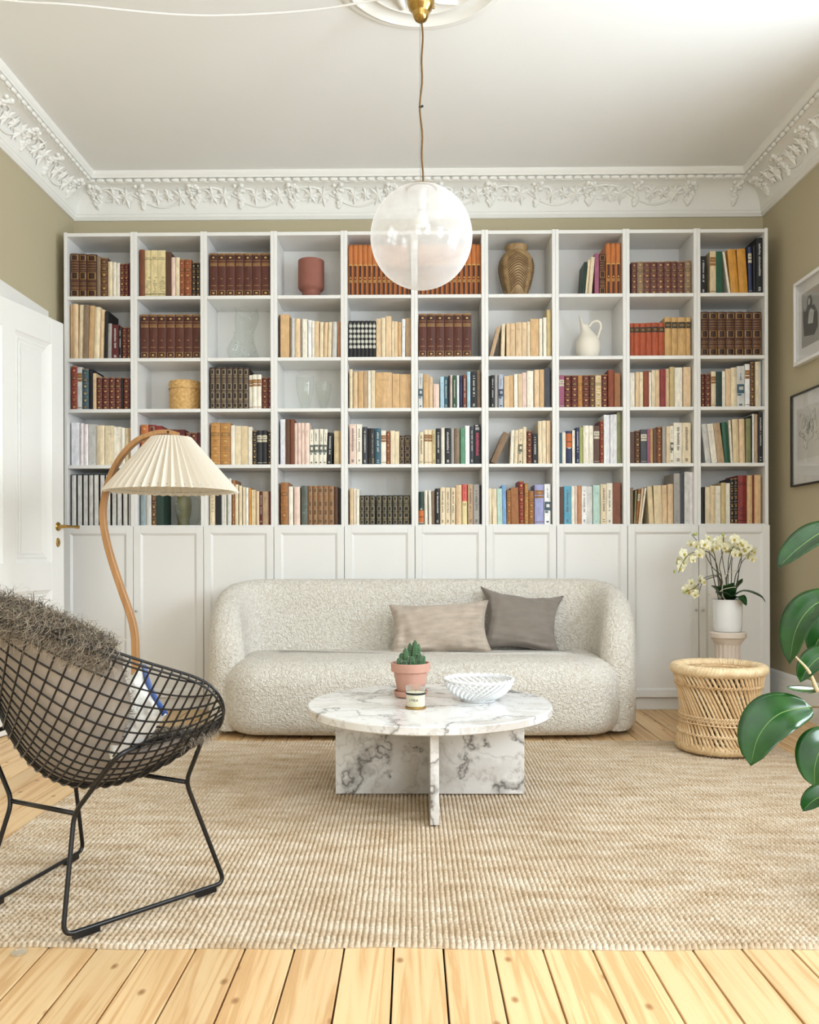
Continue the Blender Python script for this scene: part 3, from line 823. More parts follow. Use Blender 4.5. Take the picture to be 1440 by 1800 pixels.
BOOKS = """
1 1:-19733 -19238 253 br o;-19231 -18804 251 br o;-18789 -18219 248 br o;-18204 -17995 236 gb p;-17987 -17575 228 ub b;-17560 -17306 205 cr p;-17291 -17096 201 iv p;-17088 -16886 199 iv p;-16879 -16624 193 mr b;-16617 -16392 195 mr b;-16377 -16250 199 mr p
1 2:-19733 -19553 314 kr p;-19550 -19283 315 bg p;-19276 -19014 313 cr p 6;-19006 -18721 311 gb p 8;-18714 -18429 309 kr p 9;-18422 -18085 300 cr p 9;-18077 -17807 283 bg p 8;-17792 -17590 274 bk p 7;-17575 -17373 202 gr p 4;-17358 -16961 198 mr t;-16946 -16781 183 bk t;-16774 -16504 183 mr b;-16497 -16272 182 mr b
2 1:-15749 -15464 273 rb p;-15457 -15075 268 cm m;-15068 -14686 267 cm m;-14679 -14245 267 cm m;-14230 -13923 259 ub p;-13916 -13699 227 pk p;-13692 -13445 226 cr p;-13437 -13191 216 rd b;-13183 -12765 216 rd b;-12742 -12518 198 bk b;-12511 -12257 198 bk b
2 2:-15711 -15225 255 lb2 s;-15217 -14731 255 lb2 s;-14724 -14230 254 lb2 s;-14223 -13714 254 lb2 s;-13707 -13213 254 lb2 s;-13206 -12720 254 lb2 s;-12712 -12234 253 lb2 s
3 1:-11732 -11268 250 lb2 s;-11261 -10791 249 lb2 s;-10783 -10268 249 lb2 s;-10260 -9775 249 lb2 s;-9768 -9283 248 lb2 s;-9275 -8783 248 lb2 s;-8775 -8238 248 lb2 s
4 2:-7731 -7671 248 ub p;-7664 -7142 251 kr p;-7120 -7023 230 gb p;-7015 -6844 228 lg p;-6836 -6523 225 bg p;-6508 -6404 225 gr p;-6397 -6113 223 iv p;-6076 -5875 217 wh p;-5853 -5711 211 iv p;-5704 -5458 211 bg p;-5450 -5227 205 cr p 4;-5219 -5003 205 bg p 6;-4988 -4735 207 cr p 7;-4705 -4437 205 lg p 4;-4400 -4214 207 tn2 p
5 1:-3768 -3507 294 or u;-3500 -3232 294 or u;-3225 -2957 294 or u;-2949 -2689 293 or u;-2681 -2413 293 or u;-2406 -2146 293 or u;-2138 -1878 293 or u;-1870 -1610 293 or u;-1603 -1342 293 or u;-1335 -1075 292 or u;-1067 -807 292 or u;-800 -539 292 or u;-532 -272 292 or u
6 1:234 501 294 or u;509 776 294 or u;783 1051 294 or u;1058 1326 294 or u;1333 1601 294 or u;1608 1875 294 or u;1883 2150 293 or u;2158 2425 293 or u;2432 2699 293 or u;2707 2974 293 or u;2982 3249 293 or u;3256 3523 293 or u;3531 3798 292 or u
5 2:-3761 -3537 212 bk w;-3534 -3314 212 bk w;-3311 -3083 212 bk w;-3080 -2860 212 bk w;-2857 -2637 212 bk w;-2634 -2413 212 bk w;-2410 -2198 211 bk w;-2183 -1915 223 bg p;-1900 -1640 228 cr p;-1632 -1313 237 bg p;-1305 -1164 209 cr p;-1156 -956 207 bg p;-948 -748 203 kr p;-733 -539 220 wh p 2;-502 -195 225 gl p
6 2:234 694 251 lb2 s;702 1199 251 lb2 s;1207 1705 250 lb2 s;1712 2232 250 lb2 s;2239 2729 250 lb2 s;2737 3256 250 lb2 s
8 1:9565 9728 188 dg p 13;9735 9876 202 cr p 19;9883 10098 214 cr p 19;10276 10520 235 ro p;10542 10897 231 br o;10927 11200 294 or u;11208 11481 293 or u;11489 11762 295 or u
7 2:4267 4482 180 gl p 46;4935 5142 191 cr p 5;5239 5439 192 bg p;5446 5758 192 bg p;5765 6121 196 bg p;6136 6395 197 bg p;6410 6595 201 cr p;6610 7085 217 kr p;7099 7285 217 iv p;7336 7522 224 iv p;7536 7781 267 oc p
9 1:12371 12681 185 pl b;12696 13058 187 gb b;13065 13442 186 pl b;13450 13826 186 pl b;13834 14218 186 pl b;14233 14631 188 pl b;14639 14971 188 pl b;14978 15385 187 pl b;15392 15761 192 gb b
9 2:12282 12511 190 rg l;12518 12844 190 rg l;12851 13191 190 rg l;13198 13531 192 rg l;13538 13900 193 rg l;13908 14240 191 rg l;14255 14624 223 ta l;14639 15001 222 ta l;15008 15466 222 ta l;15473 15724 222 ta l
10 1:16292 16595 215 bk t;16802 17141 242 be c;17156 17554 244 gn p -3;17893 18026 241 iv p -34;18041 18498 257 yl p -22;18513 18999 259 yl p -16;19014 19235 266 nv c -6;19264 19427 270 bk p -3;19441 19805 318 bk t
10 2:16292 16743 253 br o;16750 17252 252 br o;17259 17731 252 br o;17738 18232 252 br o;18240 18748 252 br o;18756 19228 251 br o;19235 19729 251 br o
1 3:-19684 -19361 252 wr b;-19354 -19084 246 lg c;-19077 -18687 235 tl b;-18679 -18477 233 bk p;-18447 -18260 210 bg p;-18252 -17930 186 mr b;-17915 -17533 185 mr b;-17526 -17189 185 mr b;-17181 -16822 184 mr b;-16814 -16710 182 bk p;-16702 -16343 183 mr b
1 4:-19699 -19226 246 lw p;-19196 -19009 242 pw p;-19002 -18739 237 pw p;-18724 -18252 236 lg p;-18237 -17765 229 cr p;-17736 -17256 227 cr p;-17249 -16829 221 iv p;-16822 -16605 215 iv p;-16597 -16418 214 cr p;-16403 -16268 214 kr p
2 4:-15692 -15265 233 ob b;-15243 -14869 232 wr q;-14854 -14495 226 wr p;-14487 -14121 205 mr p;-14113 -13710 205 mr p;-13702 -13164 203 mr p;-13149 -12843 186 mr b;-12835 -12446 186 mr b;-12439 -12207 186 mr p
3 3:-11712 -11443 241 db q;-11436 -11100 241 db q;-11092 -10771 240 db q;-10764 -10428 240 db q;-10420 -10129 240 db q;-10122 -9816 239 db q;-9808 -9495 238 db q;-9480 -9278 195 iv c;-9271 -9017 196 iv c;-9010 -8763 196 iv c;-8756 -8390 180 mr b;-8383 -8196 180 mr b
3 4:-11675 -11145 243 tg b;-11130 -10540 241 tg b;-10517 -10278 226 iv p;-10271 -9928 222 cr p;-9920 -9547 221 be p;-9532 -9308 218 iv p;-9301 -9032 196 bk b;-9025 -8734 196 bk c;-8726 -8428 196 bk c;-8420 -8195 193 bk b
4 4:-7689 -7391 260 lw p;-7361 -7138 261 ub p;-7123 -6899 261 rb p;-6884 -6698 239 pk p;-6690 -6511 239 pk p;-6504 -6303 239 pk p;-6295 -6020 239 pk p;-6005 -5804 201 iv v;-5789 -5483 203 iv v;-5476 -5260 203 iv v 4;-5252 -5051 202 iv v 7;-5036 -4738 183 bk t 7;-4619 -4314 192 be p;-4306 -4195 193 kr p
5 3:-3726 -3540 224 cr p;-3518 -3213 211 bg p;-3205 -2922 214 kr p;-2908 -2677 214 gl p;-2662 -2498 216 iv p;-2483 -2253 218 cr p;-2238 -1286 206 kr p;-1271 -855 199 kr p;-847 -208 196 kr p
6 3:216 461 198 lg v;491 810 194 kr p;818 1040 178 bg p;1063 1412 138 pk p;1464 1679 179 sb p;1687 1902 182 tl t;1924 2028 186 bk p;2036 2162 190 pk p;2184 2377 186 gn t;2407 2541 188 wh p;2555 2741 187 nv m;2763 2949 189 rd t;2986 3186 208 sb p;3209 3557 208 bk t;3572 3758 217 gb t
7 3:4198 4346 185 bk p;4353 4554 187 bk t;4576 4746 192 gr p;4776 5058 190 ns v;5095 5399 181 bg p;5406 5644 187 kr p;5666 5881 192 iv p;5911 6140 194 bg p;6155 6385 203 pk p;6407 6778 211 iv p;6822 7111 216 bg p;7126 7378 218 kr p;7393 7726 226 ch p
8 3:8230 8518 185 ro c;8533 8918 185 mr b;8940 9303 185 mr b;9311 9570 185 tg b;9577 9969 186 mr b;9984 10287 186 ub b;10302 10650 187 be b;10672 11005 189 mr b;11020 11360 214 rd p;11375 11708 196 tn p
9 3:12257 12353 198 iv p;12360 12552 198 iv p;12575 12811 201 bg p;12818 13018 201 cr p;13033 13343 207 rd p;13358 13498 201 iv p;13513 13713 213 cr p;13720 13971 214 bg p;13978 14274 217 wr p;14289 14510 220 bg p;14525 14798 230 oc p;14820 15256 228 iv p;15286 15714 229 bg p
10 3:16297 16518 190 mr b;16533 16865 190 mr b;16887 17167 204 cr c;17182 17507 203 dg p;17514 17691 205 iv p;17706 17993 218 bg p;18001 18333 225 cr p;18347 18782 234 lg v;18804 19070 245 wh c;19084 19342 256 ub b;19365 19564 257 cr p;19571 19711 259 lg p
5 4:-3726 -3339 230 pk t;-3317 -3012 229 iv t;-2982 -2714 215 ch t;-2707 -2297 207 bk F;-2275 -1933 206 tl t;-1918 -1635 194 iv c;-1621 -1405 191 rd b;-1383 -1130 192 cr p;-1122 -884 189 cr p;-862 -602 164 db q;-594 -230 166 db q
6 4:231 520 184 cr t;550 751 197 cr c;758 1003 197 cr c;1011 1189 196 oc t;1204 1486 203 bk t;1501 1709 208 iv p;1716 2058 206 bk t;2073 2244 206 gr p;2258 2570 205 gb p;2615 2875 208 mg p;2889 3127 219 wh p;3149 3379 215 ch t;3394 3758 226 bk K
7 4:4316 4657 185 gd p 80;5421 5636 194 iv p 9;5651 5859 192 cr p 6;5888 6125 199 cr v 4;6163 6370 210 cr p;6385 6696 189 mr b;6726 7015 173 bk t;7030 7252 243 cr p;7267 7482 247 cr p;7504 7741 246 bg p
8 4:8207 8407 178 tl p;8415 8607 179 iv p;8629 8970 187 nv n;8985 9140 192 iv p;9170 9377 205 nv t;9392 9584 209 oy p;9592 9917 216 iv p;9925 10176 216 iv p;10206 10546 216 ub c;10561 10768 245 wr b;10776 10924 278 wh p;10931 11116 278 lw p;11123 11293 278 lw p;11301 11523 280 wh p;11537 11767 299 ol p
9 4:12257 12530 181 ub p;12538 12855 187 br b;12863 13225 194 ch c;13232 13402 196 ro p;13410 13572 198 ta p;13587 13786 200 ub p;13794 14082 208 rb b;14089 14303 210 gr p;14311 14532 210 be p;14540 14732 214 iv v;14739 15234 231 iv t;15241 15706 231 cr t
10 4:16533 16843 224 lg p -25;16880 17212 226 iv p -27;17241 17610 231 gl p -28;17625 17957 235 gn p -18;17979 18104 244 iv p -13;18119 18465 251 be p -7;18473 18790 251 bg p -4;18812 19084 253 ol p;19099 19166 271 bk p;19180 19276 279 wh p;19306 19527 279 gl p;19541 19805 290 bk t
1 5:-19713 -19398 293 lg k;-19383 -19068 293 lg k;-19053 -18738 293 lg k;-18724 -18409 293 lg k;-18394 -18079 293 lg k;-18064 -17750 292 lg k;-17735 -17420 292 lg k;-17405 -17091 292 lg k;-17076 -16761 292 lg k;-16746 -16432 292 lg k;-16417 -16267 292 lg k
2 5:-15721 -15407 268 bl p;-15392 -15107 260 lg p;-15100 -14816 268 ub b;-14808 -14397 264 dg p
3 5:-11738 -11423 276 cr U;-11412 -11070 273 bk p;-11059 -10917 265 lg p;-10914 -10795 265 iv p;-10733 -10499 267 lg p;-10461 -10293 259 tn b;-10282 -10103 232 cr p;-10068 -9889 224 cr p;-9851 -9696 217 cr p;-9685 -9533 214 wh p;-9509 -9386 212 yl p;-9359 -9115 202 be p;-9091 -8912 194 bg p;-8901 -8724 192 mr t;-8719 -8358 192 gl p;-8355 -8195 192 mr p
4 5:-7681 -7249 244 tn b;-7219 -6965 220 iv p;-6913 -6570 218 pk p;-6503 -6123 224 gv v;-6108 -5855 222 tb q;-5840 -5564 222 tb q;-5557 -5244 222 tb q;-5236 -4946 222 tb q;-4939 -4618 222 tb q;-4603 -4380 216 ub p;-4365 -4195 208 bk p
5 5:-3725 -3517 208 bg p;-3510 -3338 206 iv p;-3331 -3167 203 iv p;-3152 -2899 167 gk q;-2892 -2594 168 gk q;-2587 -2267 168 gk q;-2207 -1895 168 gk q;-1873 -1590 168 gk q;-1575 -1293 168 gk q;-1278 -980 168 gk q;-973 -698 168 gk q;-690 -281 168 gk q
6 5:210 523 187 dg n;550 734 195 iv p -2;788 953 195 iv p -2;966 1145 192 gb p -1;1155 1431 205 bk t;1439 1728 211 cr t;1750 2025 211 cr t;2047 2306 210 cr t 2;2338 2668 224 bg p;2695 2975 228 cl h;3019 3315 229 gl t;3337 3682 228 gr t;3693 3763 225 bk p
7 5:4198 4384 205 cr p;4428 4695 203 cr p -4;4718 5007 205 mi p -4;5022 5229 225 lb p -4;5244 5496 195 tn b;5511 5934 210 tn p -4;5948 6245 247 wr b -3;6260 6475 234 tg b;6490 6801 190 tn b;6830 7349 225 lv c;7379 7734 229 wh v
8 5:8198 8490 213 ub p;8504 8897 217 sk t;8919 9112 216 iv p;9119 9245 216 pk p;9260 9504 219 tn2 p;9511 9800 215 wh t;9807 10125 215 lg p;10162 10562 222 mi p;10577 10917 227 cr t;10924 11250 233 iv t;11257 11731 235 rb p
9 5:12243 12450 207 gb p;12464 12546 192 ol p 9;12561 12708 200 tn c 18;12716 12819 203 bg p 21;12827 12930 206 iv p 27;13329 13610 214 be p -12;13625 14061 219 be p -6;14075 14386 221 bg p -2;14400 14718 227 bg p;14740 15094 287 gr p;15109 15323 291 ch p;15331 15641 296 lg p;15656 15805 294 pw p
10 5:16305 16497 209 bk p;16504 16770 209 cr p;16785 17094 216 be p;17102 17412 216 iv p;17419 17685 233 oc p;17692 17935 231 iv p;17943 18149 257 bk b;18156 18378 260 bk b;18392 18872 275 wr m;18894 19203 275 kr p;19218 19299 276 wr p;19306 19675 277 kr p
"""
rnd = random.Random(77)
for line in BOOKS.strip().split('\n'):
    head, body = line.split(':')
    c, r = [int(q) for q in head.split()]
    items = body.split(';')
    for k, it in enumerate(items):
        f = it.split()
        x0, x1, h = int(f[0])/1e4, int(f[1])/1e4, int(f[2])/1e3
        code, style = f[3], f[4]
        lean = int(f[5])/1e3 if len(f) > 5 else 0.0
        w = max(0.0035, x1-x0-0.0006)
        base = srgb(PAL[code][0])
        kk = 1 + (rnd.random()-0.5)*0.10
        base = mul(base, kk)
        dep = {'s': 0.19, 'u': 0.18, 'o': 0.18}.get(style, 0.125+0.05*rnd.random()+max(0, h-0.2)*0.3)
        dep = min(dep, 0.235)
        ang = math.atan2(lean, h)
        hh = min((h - abs(w*math.sin(ang)))/max(0.3, math.cos(ang)), (0.335, 0.328, 0.265, 0.293, 0.318)[r-1])
        leather = style in LEATHER
        paper = (not leather) and code in PAPERC
        name = 'leather_volume' if leather else ('paperback' if paper else 'hardcover_book')
        me = book_mesh(w, hh, dep, style, base, rnd).mesh(name)
        o = link(name, me, M['book'])
        zb = SHELF_Z[r-1] + 0.0006
        yy = 0.022 + (rnd.random()*0.012 if not leather else 0.004) + (min(0.006, w*0.22) if leather else 0)
        xc = (x0+x1)/2
        if lean:
            piv = w/2 if lean > 0 else -w/2
            o.matrix_world = Matrix.Translation((xc+piv, yy, zb)) @ Matrix.Rotation(ang, 4, 'Y') @ Matrix.Translation((-piv, 0, 0))
        else:
            o.location = (xc, yy, zb)
        kind = {'leather_volume': 'gilt leather volume', 'paperback': 'paperback', 'hardcover_book': 'hardcover book'}[name]
        if style == 'w': kind = 'patterned cloth volume'
        tag(o, '%s%s %s, %s from left on %s shelf of %s bookcase column' % ('leaning ' if abs(lean) > 0.02 else '', PAL[code][1], kind, ORD[k], SHELFW[r-1], ORD[c-1]),
            'book', '%ss in the wall of bookcases' % name.replace('_', ' '))
        if style == 'F':
            o['label'] = 'black hardcover book with large cream title, %s from left on %s shelf of %s column' % (ORD[k], SHELFW[r-1], ORD[c-1])
            ti = spine_text(o, 'FALDENDE BOMBER', 0.0185, (232, 222, 196), w*0.10, -0.0045, hh*0.54, True)
            bb = max(v.co.x for v in me.vertices)
            ln = max(v.co.x for v in ti.data.vertices)-min(v.co.x for v in ti.data.vertices)
            ti.scale = (hh*0.64/ln, 1, 1)
            mb = MB(); mb.box(-w*0.2, w*0.42, -0.0048, -0.0035, hh*0.03, hh*0.18); mb.build('label', simple('drab_label', (128, 112, 82), 0.6), o)
        if style == 'U':
            o['label'] = 'cream art book with capital letters, %s from left on fifth shelf of third column' % ORD[k]
            ti = spine_text(o, 'KUNSTEN', 0.018, (176, 158, 124), 0.0, -0.0075, hh*0.60, False)
            ln = max(v.co.x for v in ti.data.vertices)-min(v.co.x for v in ti.data.vertices)
            ti.scale = (hh*0.66/ln, 1, 1)
        if style == 'h':
            o['label'] = 'coral red and pale yellow hardcover book, %s from left on fifth shelf of sixth column' % ORD[k]
            spine_text(o, 'U', 0.022, (30, 30, 34), 0.0, -0.0075, hh*0.50, None, 'emblem')
# ================================================================ rug
def rug_material():
    m, nt, b = newmat('braided_jute')
    tc = N(nt, 'ShaderNodeTexCoord')
    mp = N(nt, 'ShaderNodeMapping'); mp.inputs['Scale'].default_value = (6.0, 22, 1); nt.links.new(tc.outputs['Object'], mp.inputs[0])
    n1 = N(nt, 'ShaderNodeTexNoise', i_Scale=1.0, i_Detail=3.0); nt.links.new(mp.outputs[0], n1.inputs['Vector'])
    n2 = N(nt, 'ShaderNodeTexNoise', i_Scale=130.0, i_Detail=3.0, i_Roughness=0.7); nt.links.new(tc.outputs['Object'], n2.inputs['Vector'])
    r1 = ramp(nt, [(0.25, srgb(190, 166, 136)), (0.45, srgb(211, 192, 166)), (0.60, srgb(224, 209, 188)), (0.8, srgb(236, 225, 209))])
    nt.links.new(n1.outputs[0], r1.inputs[0])
    r2 = ramp(nt, [(0.28, srgb(146, 120, 94)), (0.42, srgb(220, 206, 188)), (0.7, (1, 1, 1, 1))])
    nt.links.new(n2.outputs[0], r2.inputs[0])
    mx = N(nt, 'ShaderNodeMix', data_type='RGBA', blend_type='MULTIPLY'); mx.inputs[0].default_value = 0.55
    nt.links.new(r1.outputs[0], mx.inputs[6]); nt.links.new(r2.outputs[0], mx.inputs[7]); nt.links.new(mx.outputs[2], b.inputs['Base Color'])
    b.inputs['Roughness'].default_value = 0.92; b.inputs['Specular IOR Level'].default_value = 0.15
    bump(nt, b, n2.outputs[0], 0.5, 0.003)
    return m
RX0, RX1, RY0, RY1 = -1.27, 1.645, -2.942, -0.842
def make_rug():
    pitch, st = 0.0142, 0.0165
    nc = int((RX1-RX0)/pitch); nr = int((RY1-RY0)/st)
    cu = np.array([0.0, 0.20, 0.5, 0.80]); ch = np.array([0.0, 0.80, 1.0, 0.80])
    X = (np.repeat(np.arange(nc), 4) + np.tile(cu, nc))*pitch; HX = np.tile(ch, nc)
    X = np.append(X, nc*pitch); HX = np.append(HX, 0.0)
    ru = np.array([0.0, 0.33, 0.67]); rh = np.array([0.22, 0.95, 0.95])
    Y = (np.repeat(np.arange(nr), 3) + np.tile(ru, nr))*st; HY = np.tile(rh, nr)
    Y = np.append(Y, nr*st); HY = np.append(HY, 0.22)
    rs = np.random.RandomState(5)
    cell = rs.rand(nr+1, nc+1)
    gx, gy = np.meshgrid(X, Y)
    ix = np.minimum((gx/pitch+1e-6).astype(int), nc); iy = np.minimum((gy/st+1e-6).astype(int), nr)
    # each stitch leans: shift along x with the phase inside the stitch
    ph = gy/st-iy
    Z = 0.0012 + 0.0104*HX[None, :]*HY[:, None]*(0.78+0.42*cell[iy, ix])
    gx2 = gx + (ph-0.5)*0.0036*np.where(HX[None, :] > 0.1, 1, 0.6) + (cell[iy, 0]-0.5)[:, :]*0.0012
    # slightly wavy edges and low undulation
    sx = X/(X[-1]); sy = Y/Y[-1]
    wav = 0.004*np.sin(sx*19.0)+0.003*np.sin(sx*47.0+1)
    gy2 = gy + wav[None, :]*(np.abs(sy-0.5)*2)[:, None]**3
    gx2 = gx2 + (0.005*np.sin(sy*11.0))[:, None]*(np.abs(sx-0.5)*2)[None, :]**3
    # outer margin rolls down to the floor
    mx = np.minimum(np.minimum(gx, X[-1]-gx), np.minimum(gy, Y[-1]-gy))
    Z = np.where(mx < 1e-6, 0.0006, Z)
    # soft corners
    rad = 0.10
    cxs = np.clip(gx, rad, X[-1]-rad); cys = np.clip(gy, rad, Y[-1]-rad)
    dx = gx-cxs; dy = gy-cys; inc = (np.abs(dx) > 0) & (np.abs(dy) > 0)
    dist = np.sqrt(dx*dx+dy*dy)+1e-9; lim = np.maximum(np.abs(dx), np.abs(dy))
    k = np.where(inc, lim/dist, 1.0)
    gx2 = gx2 + (cxs+dx*k-gx); gy2 = gy2 + (cys+dy*k-gy)
    nxv, nyv = len(X), len(Y)
    co = np.stack([gx2+RX0, gy2+RY0, Z], -1).reshape(-1, 3).astype(np.float32)
    a = (np.arange(nyv-1)[:, None]*nxv+np.arange(nxv-1)[None, :]).ravel()
    q = np.stack([a, a+1, a+1+nxv, a+nxv], 1).astype(np.int32)
    me = bpy.data.meshes.new('jute_rug')
    me.vertices.add(len(co)); me.vertices.foreach_set('co', co.ravel())
    me.loops.add(q.size); me.loops.foreach_set('vertex_index', q.ravel())
    me.polygons.add(len(q)); me.polygons.foreach_set('loop_start', np.arange(0, q.size, 4, dtype=np.int32))
    try: me.polygons.foreach_set('loop_total', np.full(len(q), 4, dtype=np.int32))
    except Exception: pass
    me.update(calc_edges=True); me.validate()
    me.shade_smooth()
    return link('jute_rug', me, rug_material())
tag(make_rug(), 'large natural jute rug of braided beige cords under the marble table', 'rug')
RZ = 0.0130

# ================================================================ sofa
def boucle():
    m, nt, b = newmat('cream_boucle')
    tc = N(nt, 'ShaderNodeTexCoord')
    wn = N(nt, 'ShaderNodeTexNoise', i_Scale=60.0, i_Detail=2.0); nt.links.new(tc.outputs['Object'], wn.inputs['Vector'])
    ws = N(nt, 'ShaderNodeMix', data_type='RGBA', blend_type='LINEAR_LIGHT'); ws.inputs[0].default_value = 0.02
    nt.links.new(tc.outputs['Object'], ws.inputs[6]); nt.links.new(wn.outputs[1], ws.inputs[7])
    v = N(nt, 'ShaderNodeTexVoronoi', i_Scale=88.0); v.feature = 'F1'; nt.links.new(ws.outputs[2], v.inputs['Vector'])
    inv = N(nt, 'ShaderNodeMath', operation='SUBTRACT'); inv.inputs[0].default_value = 1.0; nt.links.new(v.outputs['Distance'], inv.inputs[1])
    r = ramp(nt, [(0.25, srgb(222, 213, 199)), (0.55, srgb(240, 234, 223)), (0.85, srgb(246, 241, 231))])
    nt.links.new(inv.outputs[0], r.inputs[0]); nt.links.new(r.outputs[0], b.inputs['Base Color'])
    b.inputs['Roughness'].default_value = 0.95; b.inputs['Specular IOR Level'].default_value = 0.1
    b.inputs['Sheen Weight'].default_value = 0.15
    bump(nt, b, inv.outputs[0], 0.75, 0.012)
    return m
M['boucle'] = boucle()
def outline_normals(pts):
    n = len(pts); out = []
    for i in range(n):
        t = Vector(pts[(i+1) % n])-Vector(pts[i-1]); t.normalize(); out.append(Vector((t.y, -t.x)))
    return out
def slab(mb, pts, prof):
    """closed counter-clockwise outline lofted through (inset, z); caps both ends with shrinking loops"""
    nr = outline_normals(pts); rows = []
    for ins, z in prof:
        rows.append([(p[0]-q.x*ins, p[1]-q.y*ins, z) for p, q in zip(pts, nr)])
    cx = sum(p[0] for p in pts)/len(pts); cy = sum(p[1] for p in pts)/len(pts)
    def shrink(row, z, f): return [(cx+(p[0]-cx)*f, cy+(p[1]-cy)*f, z) for p in row]
    top = rows[-1]; zt = prof[-1][1]
    for f, dz in ((0.85, 0.004), (0.6, 0.008), (0.3, 0.010), (0.02, 0.011)): rows.append(shrink(top, zt+dz, f))
    mb.grid(rows, closed_v=True)
    mb.face([len(mb.v)-len(pts)*len(rows)+k for k in range(len(pts))][::-1])
sofa = thing('sofa', 'cream boucle sofa with rounded back and arms before the bookcases', 'sofa', (0.03, 0, 0))
def seat_outline():
    """plan of the seat block, counter-clockwise"""
    hw, y0, y1 = 0.985, -0.835, -0.14
    P = []
    def arc(cx, cy, rx, ry, a0, a1, n):
        for k in range(n): 
            a = R(a0+(a1-a0)*k/(n-1)); P.append((cx+rx*math.cos(a), cy+ry*math.sin(a)))
    arc(-hw+0.22, y0+0.26, 0.22, 0.26, 180, 270, 14)
    for k in range(1, 24): 
        u = k/24; x = -hw+0.22+(2*hw-0.44)*u; P.append((x, y0-0.018*math.sin(PI*u)))
    arc(hw-0.22, y0+0.26, 0.22, 0.26, 270, 360, 14)
    arc(hw-0.2, y1-0.15, 0.2, 0.15, 0, 90, 8)
    for k in range(1, 12): P.append((hw-0.2-(2*hw-0.4)*k/12, y1))
    arc(-hw+0.2, y1-0.15, 0.2, 0.15, 90, 180, 8)
    return P
mb = MB()
sp = [(0.085, 0.018), (0.05, 0.022), (0.025, 0.04), (0.008, 0.07), (0.0, 0.11)]
for k in range(0, 11):
    a = k/10*PI/2
    sp.append((0.125*(1-math.cos(a)), 0.245+0.125*math.sin(a)))
so = seat_outline()
slab(mb, so, sp)
mb.build('seat', M['boucle'], sofa, smooth=True)
# wrapping back and arms
ctrl = [(-0.925, -0.70), (-0.972, -0.60), (-1.0, -0.48), (-1.005, -0.37), (-0.975, -0.255), (-0.89, -0.175), (-0.74, -0.142), (-0.5, -0.135), (-0.2, -0.133), (0, -0.133)]
path = catmull([(x, y, 0) for x, y in ctrl + [(-x, y) for x, y in ctrl[-2::-1]]], 8)
L = [0.0]
for a, b_ in zip(path[:-1], path[1:]): L.append(L[-1]+(b_-a).length)
rows = []
tot = L[-1]
def back_h(s):
    e = min(s, tot-s)                         # distance from the nearer arm end
    u = min(1.0, e/0.62)
    return 0.335+0.412*math.sqrt(max(0.0, 1-(1-u)**2.1))
for i, p in enumerate(path):
    t = path[min(i+1, len(path)-1)]-path[max(i-1, 0)]; t.normalize()
    nrm = Vector((-t.y, t.x, 0))              # outward (walking left arm -> back -> right arm)
    h = back_h(L[i]); e = min(L[i], tot-L[i])
    k = min(1.0, math.sqrt(max(0.0, 1-(1-min(1, e/0.10))**2))*0.97+0.03)
    sec = [(0.060, 0.022), (0.083, 0.05), (0.088, 0.12), (0.087, h*0.5), (0.084, h-0.16), (0.078, h-0.10), (0.066, h-0.055), (0.046, h-0.022), (0.020, h-0.005), (-0.006, h), (-0.034, h-0.008), (-0.058, h-0.03), (-0.074, h-0.066), (-0.083, h-0.12), (-0.090, h*0.5), (-0.10, 0.2), (-0.10, 0.022)]
    rows.append([p+nrm*(o*k)+Vector((0, 0, max(z, 0.022))) for o, z in sec])
mb = MB(); mb.grid(rows)
ns = len(rows[0])
mb.face(list(range(ns))); mb.face([(len(rows)-1)*ns+k for k in range(ns)][::-1])
mb.build('back_and_arms', M['boucle'], sofa, smooth=60)
mb = MB()
for x in (-0.8, 0.8):
    for y in (-0.7, -0.25): mb.box(x-0.03, x+0.03, y-0.03, y+0.03, 0.0 if y > -0.6 else 0.0, 0.024)
for q, (x, y) in enumerate(((-0.8, -0.62), (0.8, -0.62), (-0.8, -0.25), (0.8, -0.25))):
    mb = MB(); mb.lathe([(0.0, 0.0), (0.028, 0.0), (0.03, 0.024)], 14, c=(x, y, 0.0005)); mb.build('foot', M['black_metal'], sofa)

# ---------------------------------------------------------------- cushions
def linen(name, rgb, streak=0.5, bs=0.35):
    m, nt, b = newmat(name)
    tc = N(nt, 'ShaderNodeTexCoord')
    mp = N(nt, 'ShaderNodeMapping'); mp.inputs['Scale'].default_value = (9, 2, 30); nt.links.new(tc.outputs['Object'], mp.inputs[0])
    nz = N(nt, 'ShaderNodeTexNoise', i_Scale=1.6, i_Detail=4.0); nt.links.new(mp.outputs[0], nz.inputs['Vector'])
    c = srgb(rgb)
    r = ramp(nt, [(0.3, mul(c, 1-0.28*streak)), (0.7, mul(c, 1+0.18*streak))]); nt.links.new(nz.outputs[0], r.inputs[0]); nt.links.new(r.outputs[0], b.inputs['Base Color'])
    n2 = N(nt, 'ShaderNodeTexNoise', i_Scale=420.0, i_Detail=2.0); nt.links.new(tc.outputs['Object'], n2.inputs['Vector'])
    b.inputs['Roughness'].default_value = 0.9; b.inputs['Specular IOR Level'].default_value = 0.15; b.inputs['Sheen Weight'].default_value = 0.2
    bump(nt, b, n2.outputs[0], bs, 0.002)
    return m
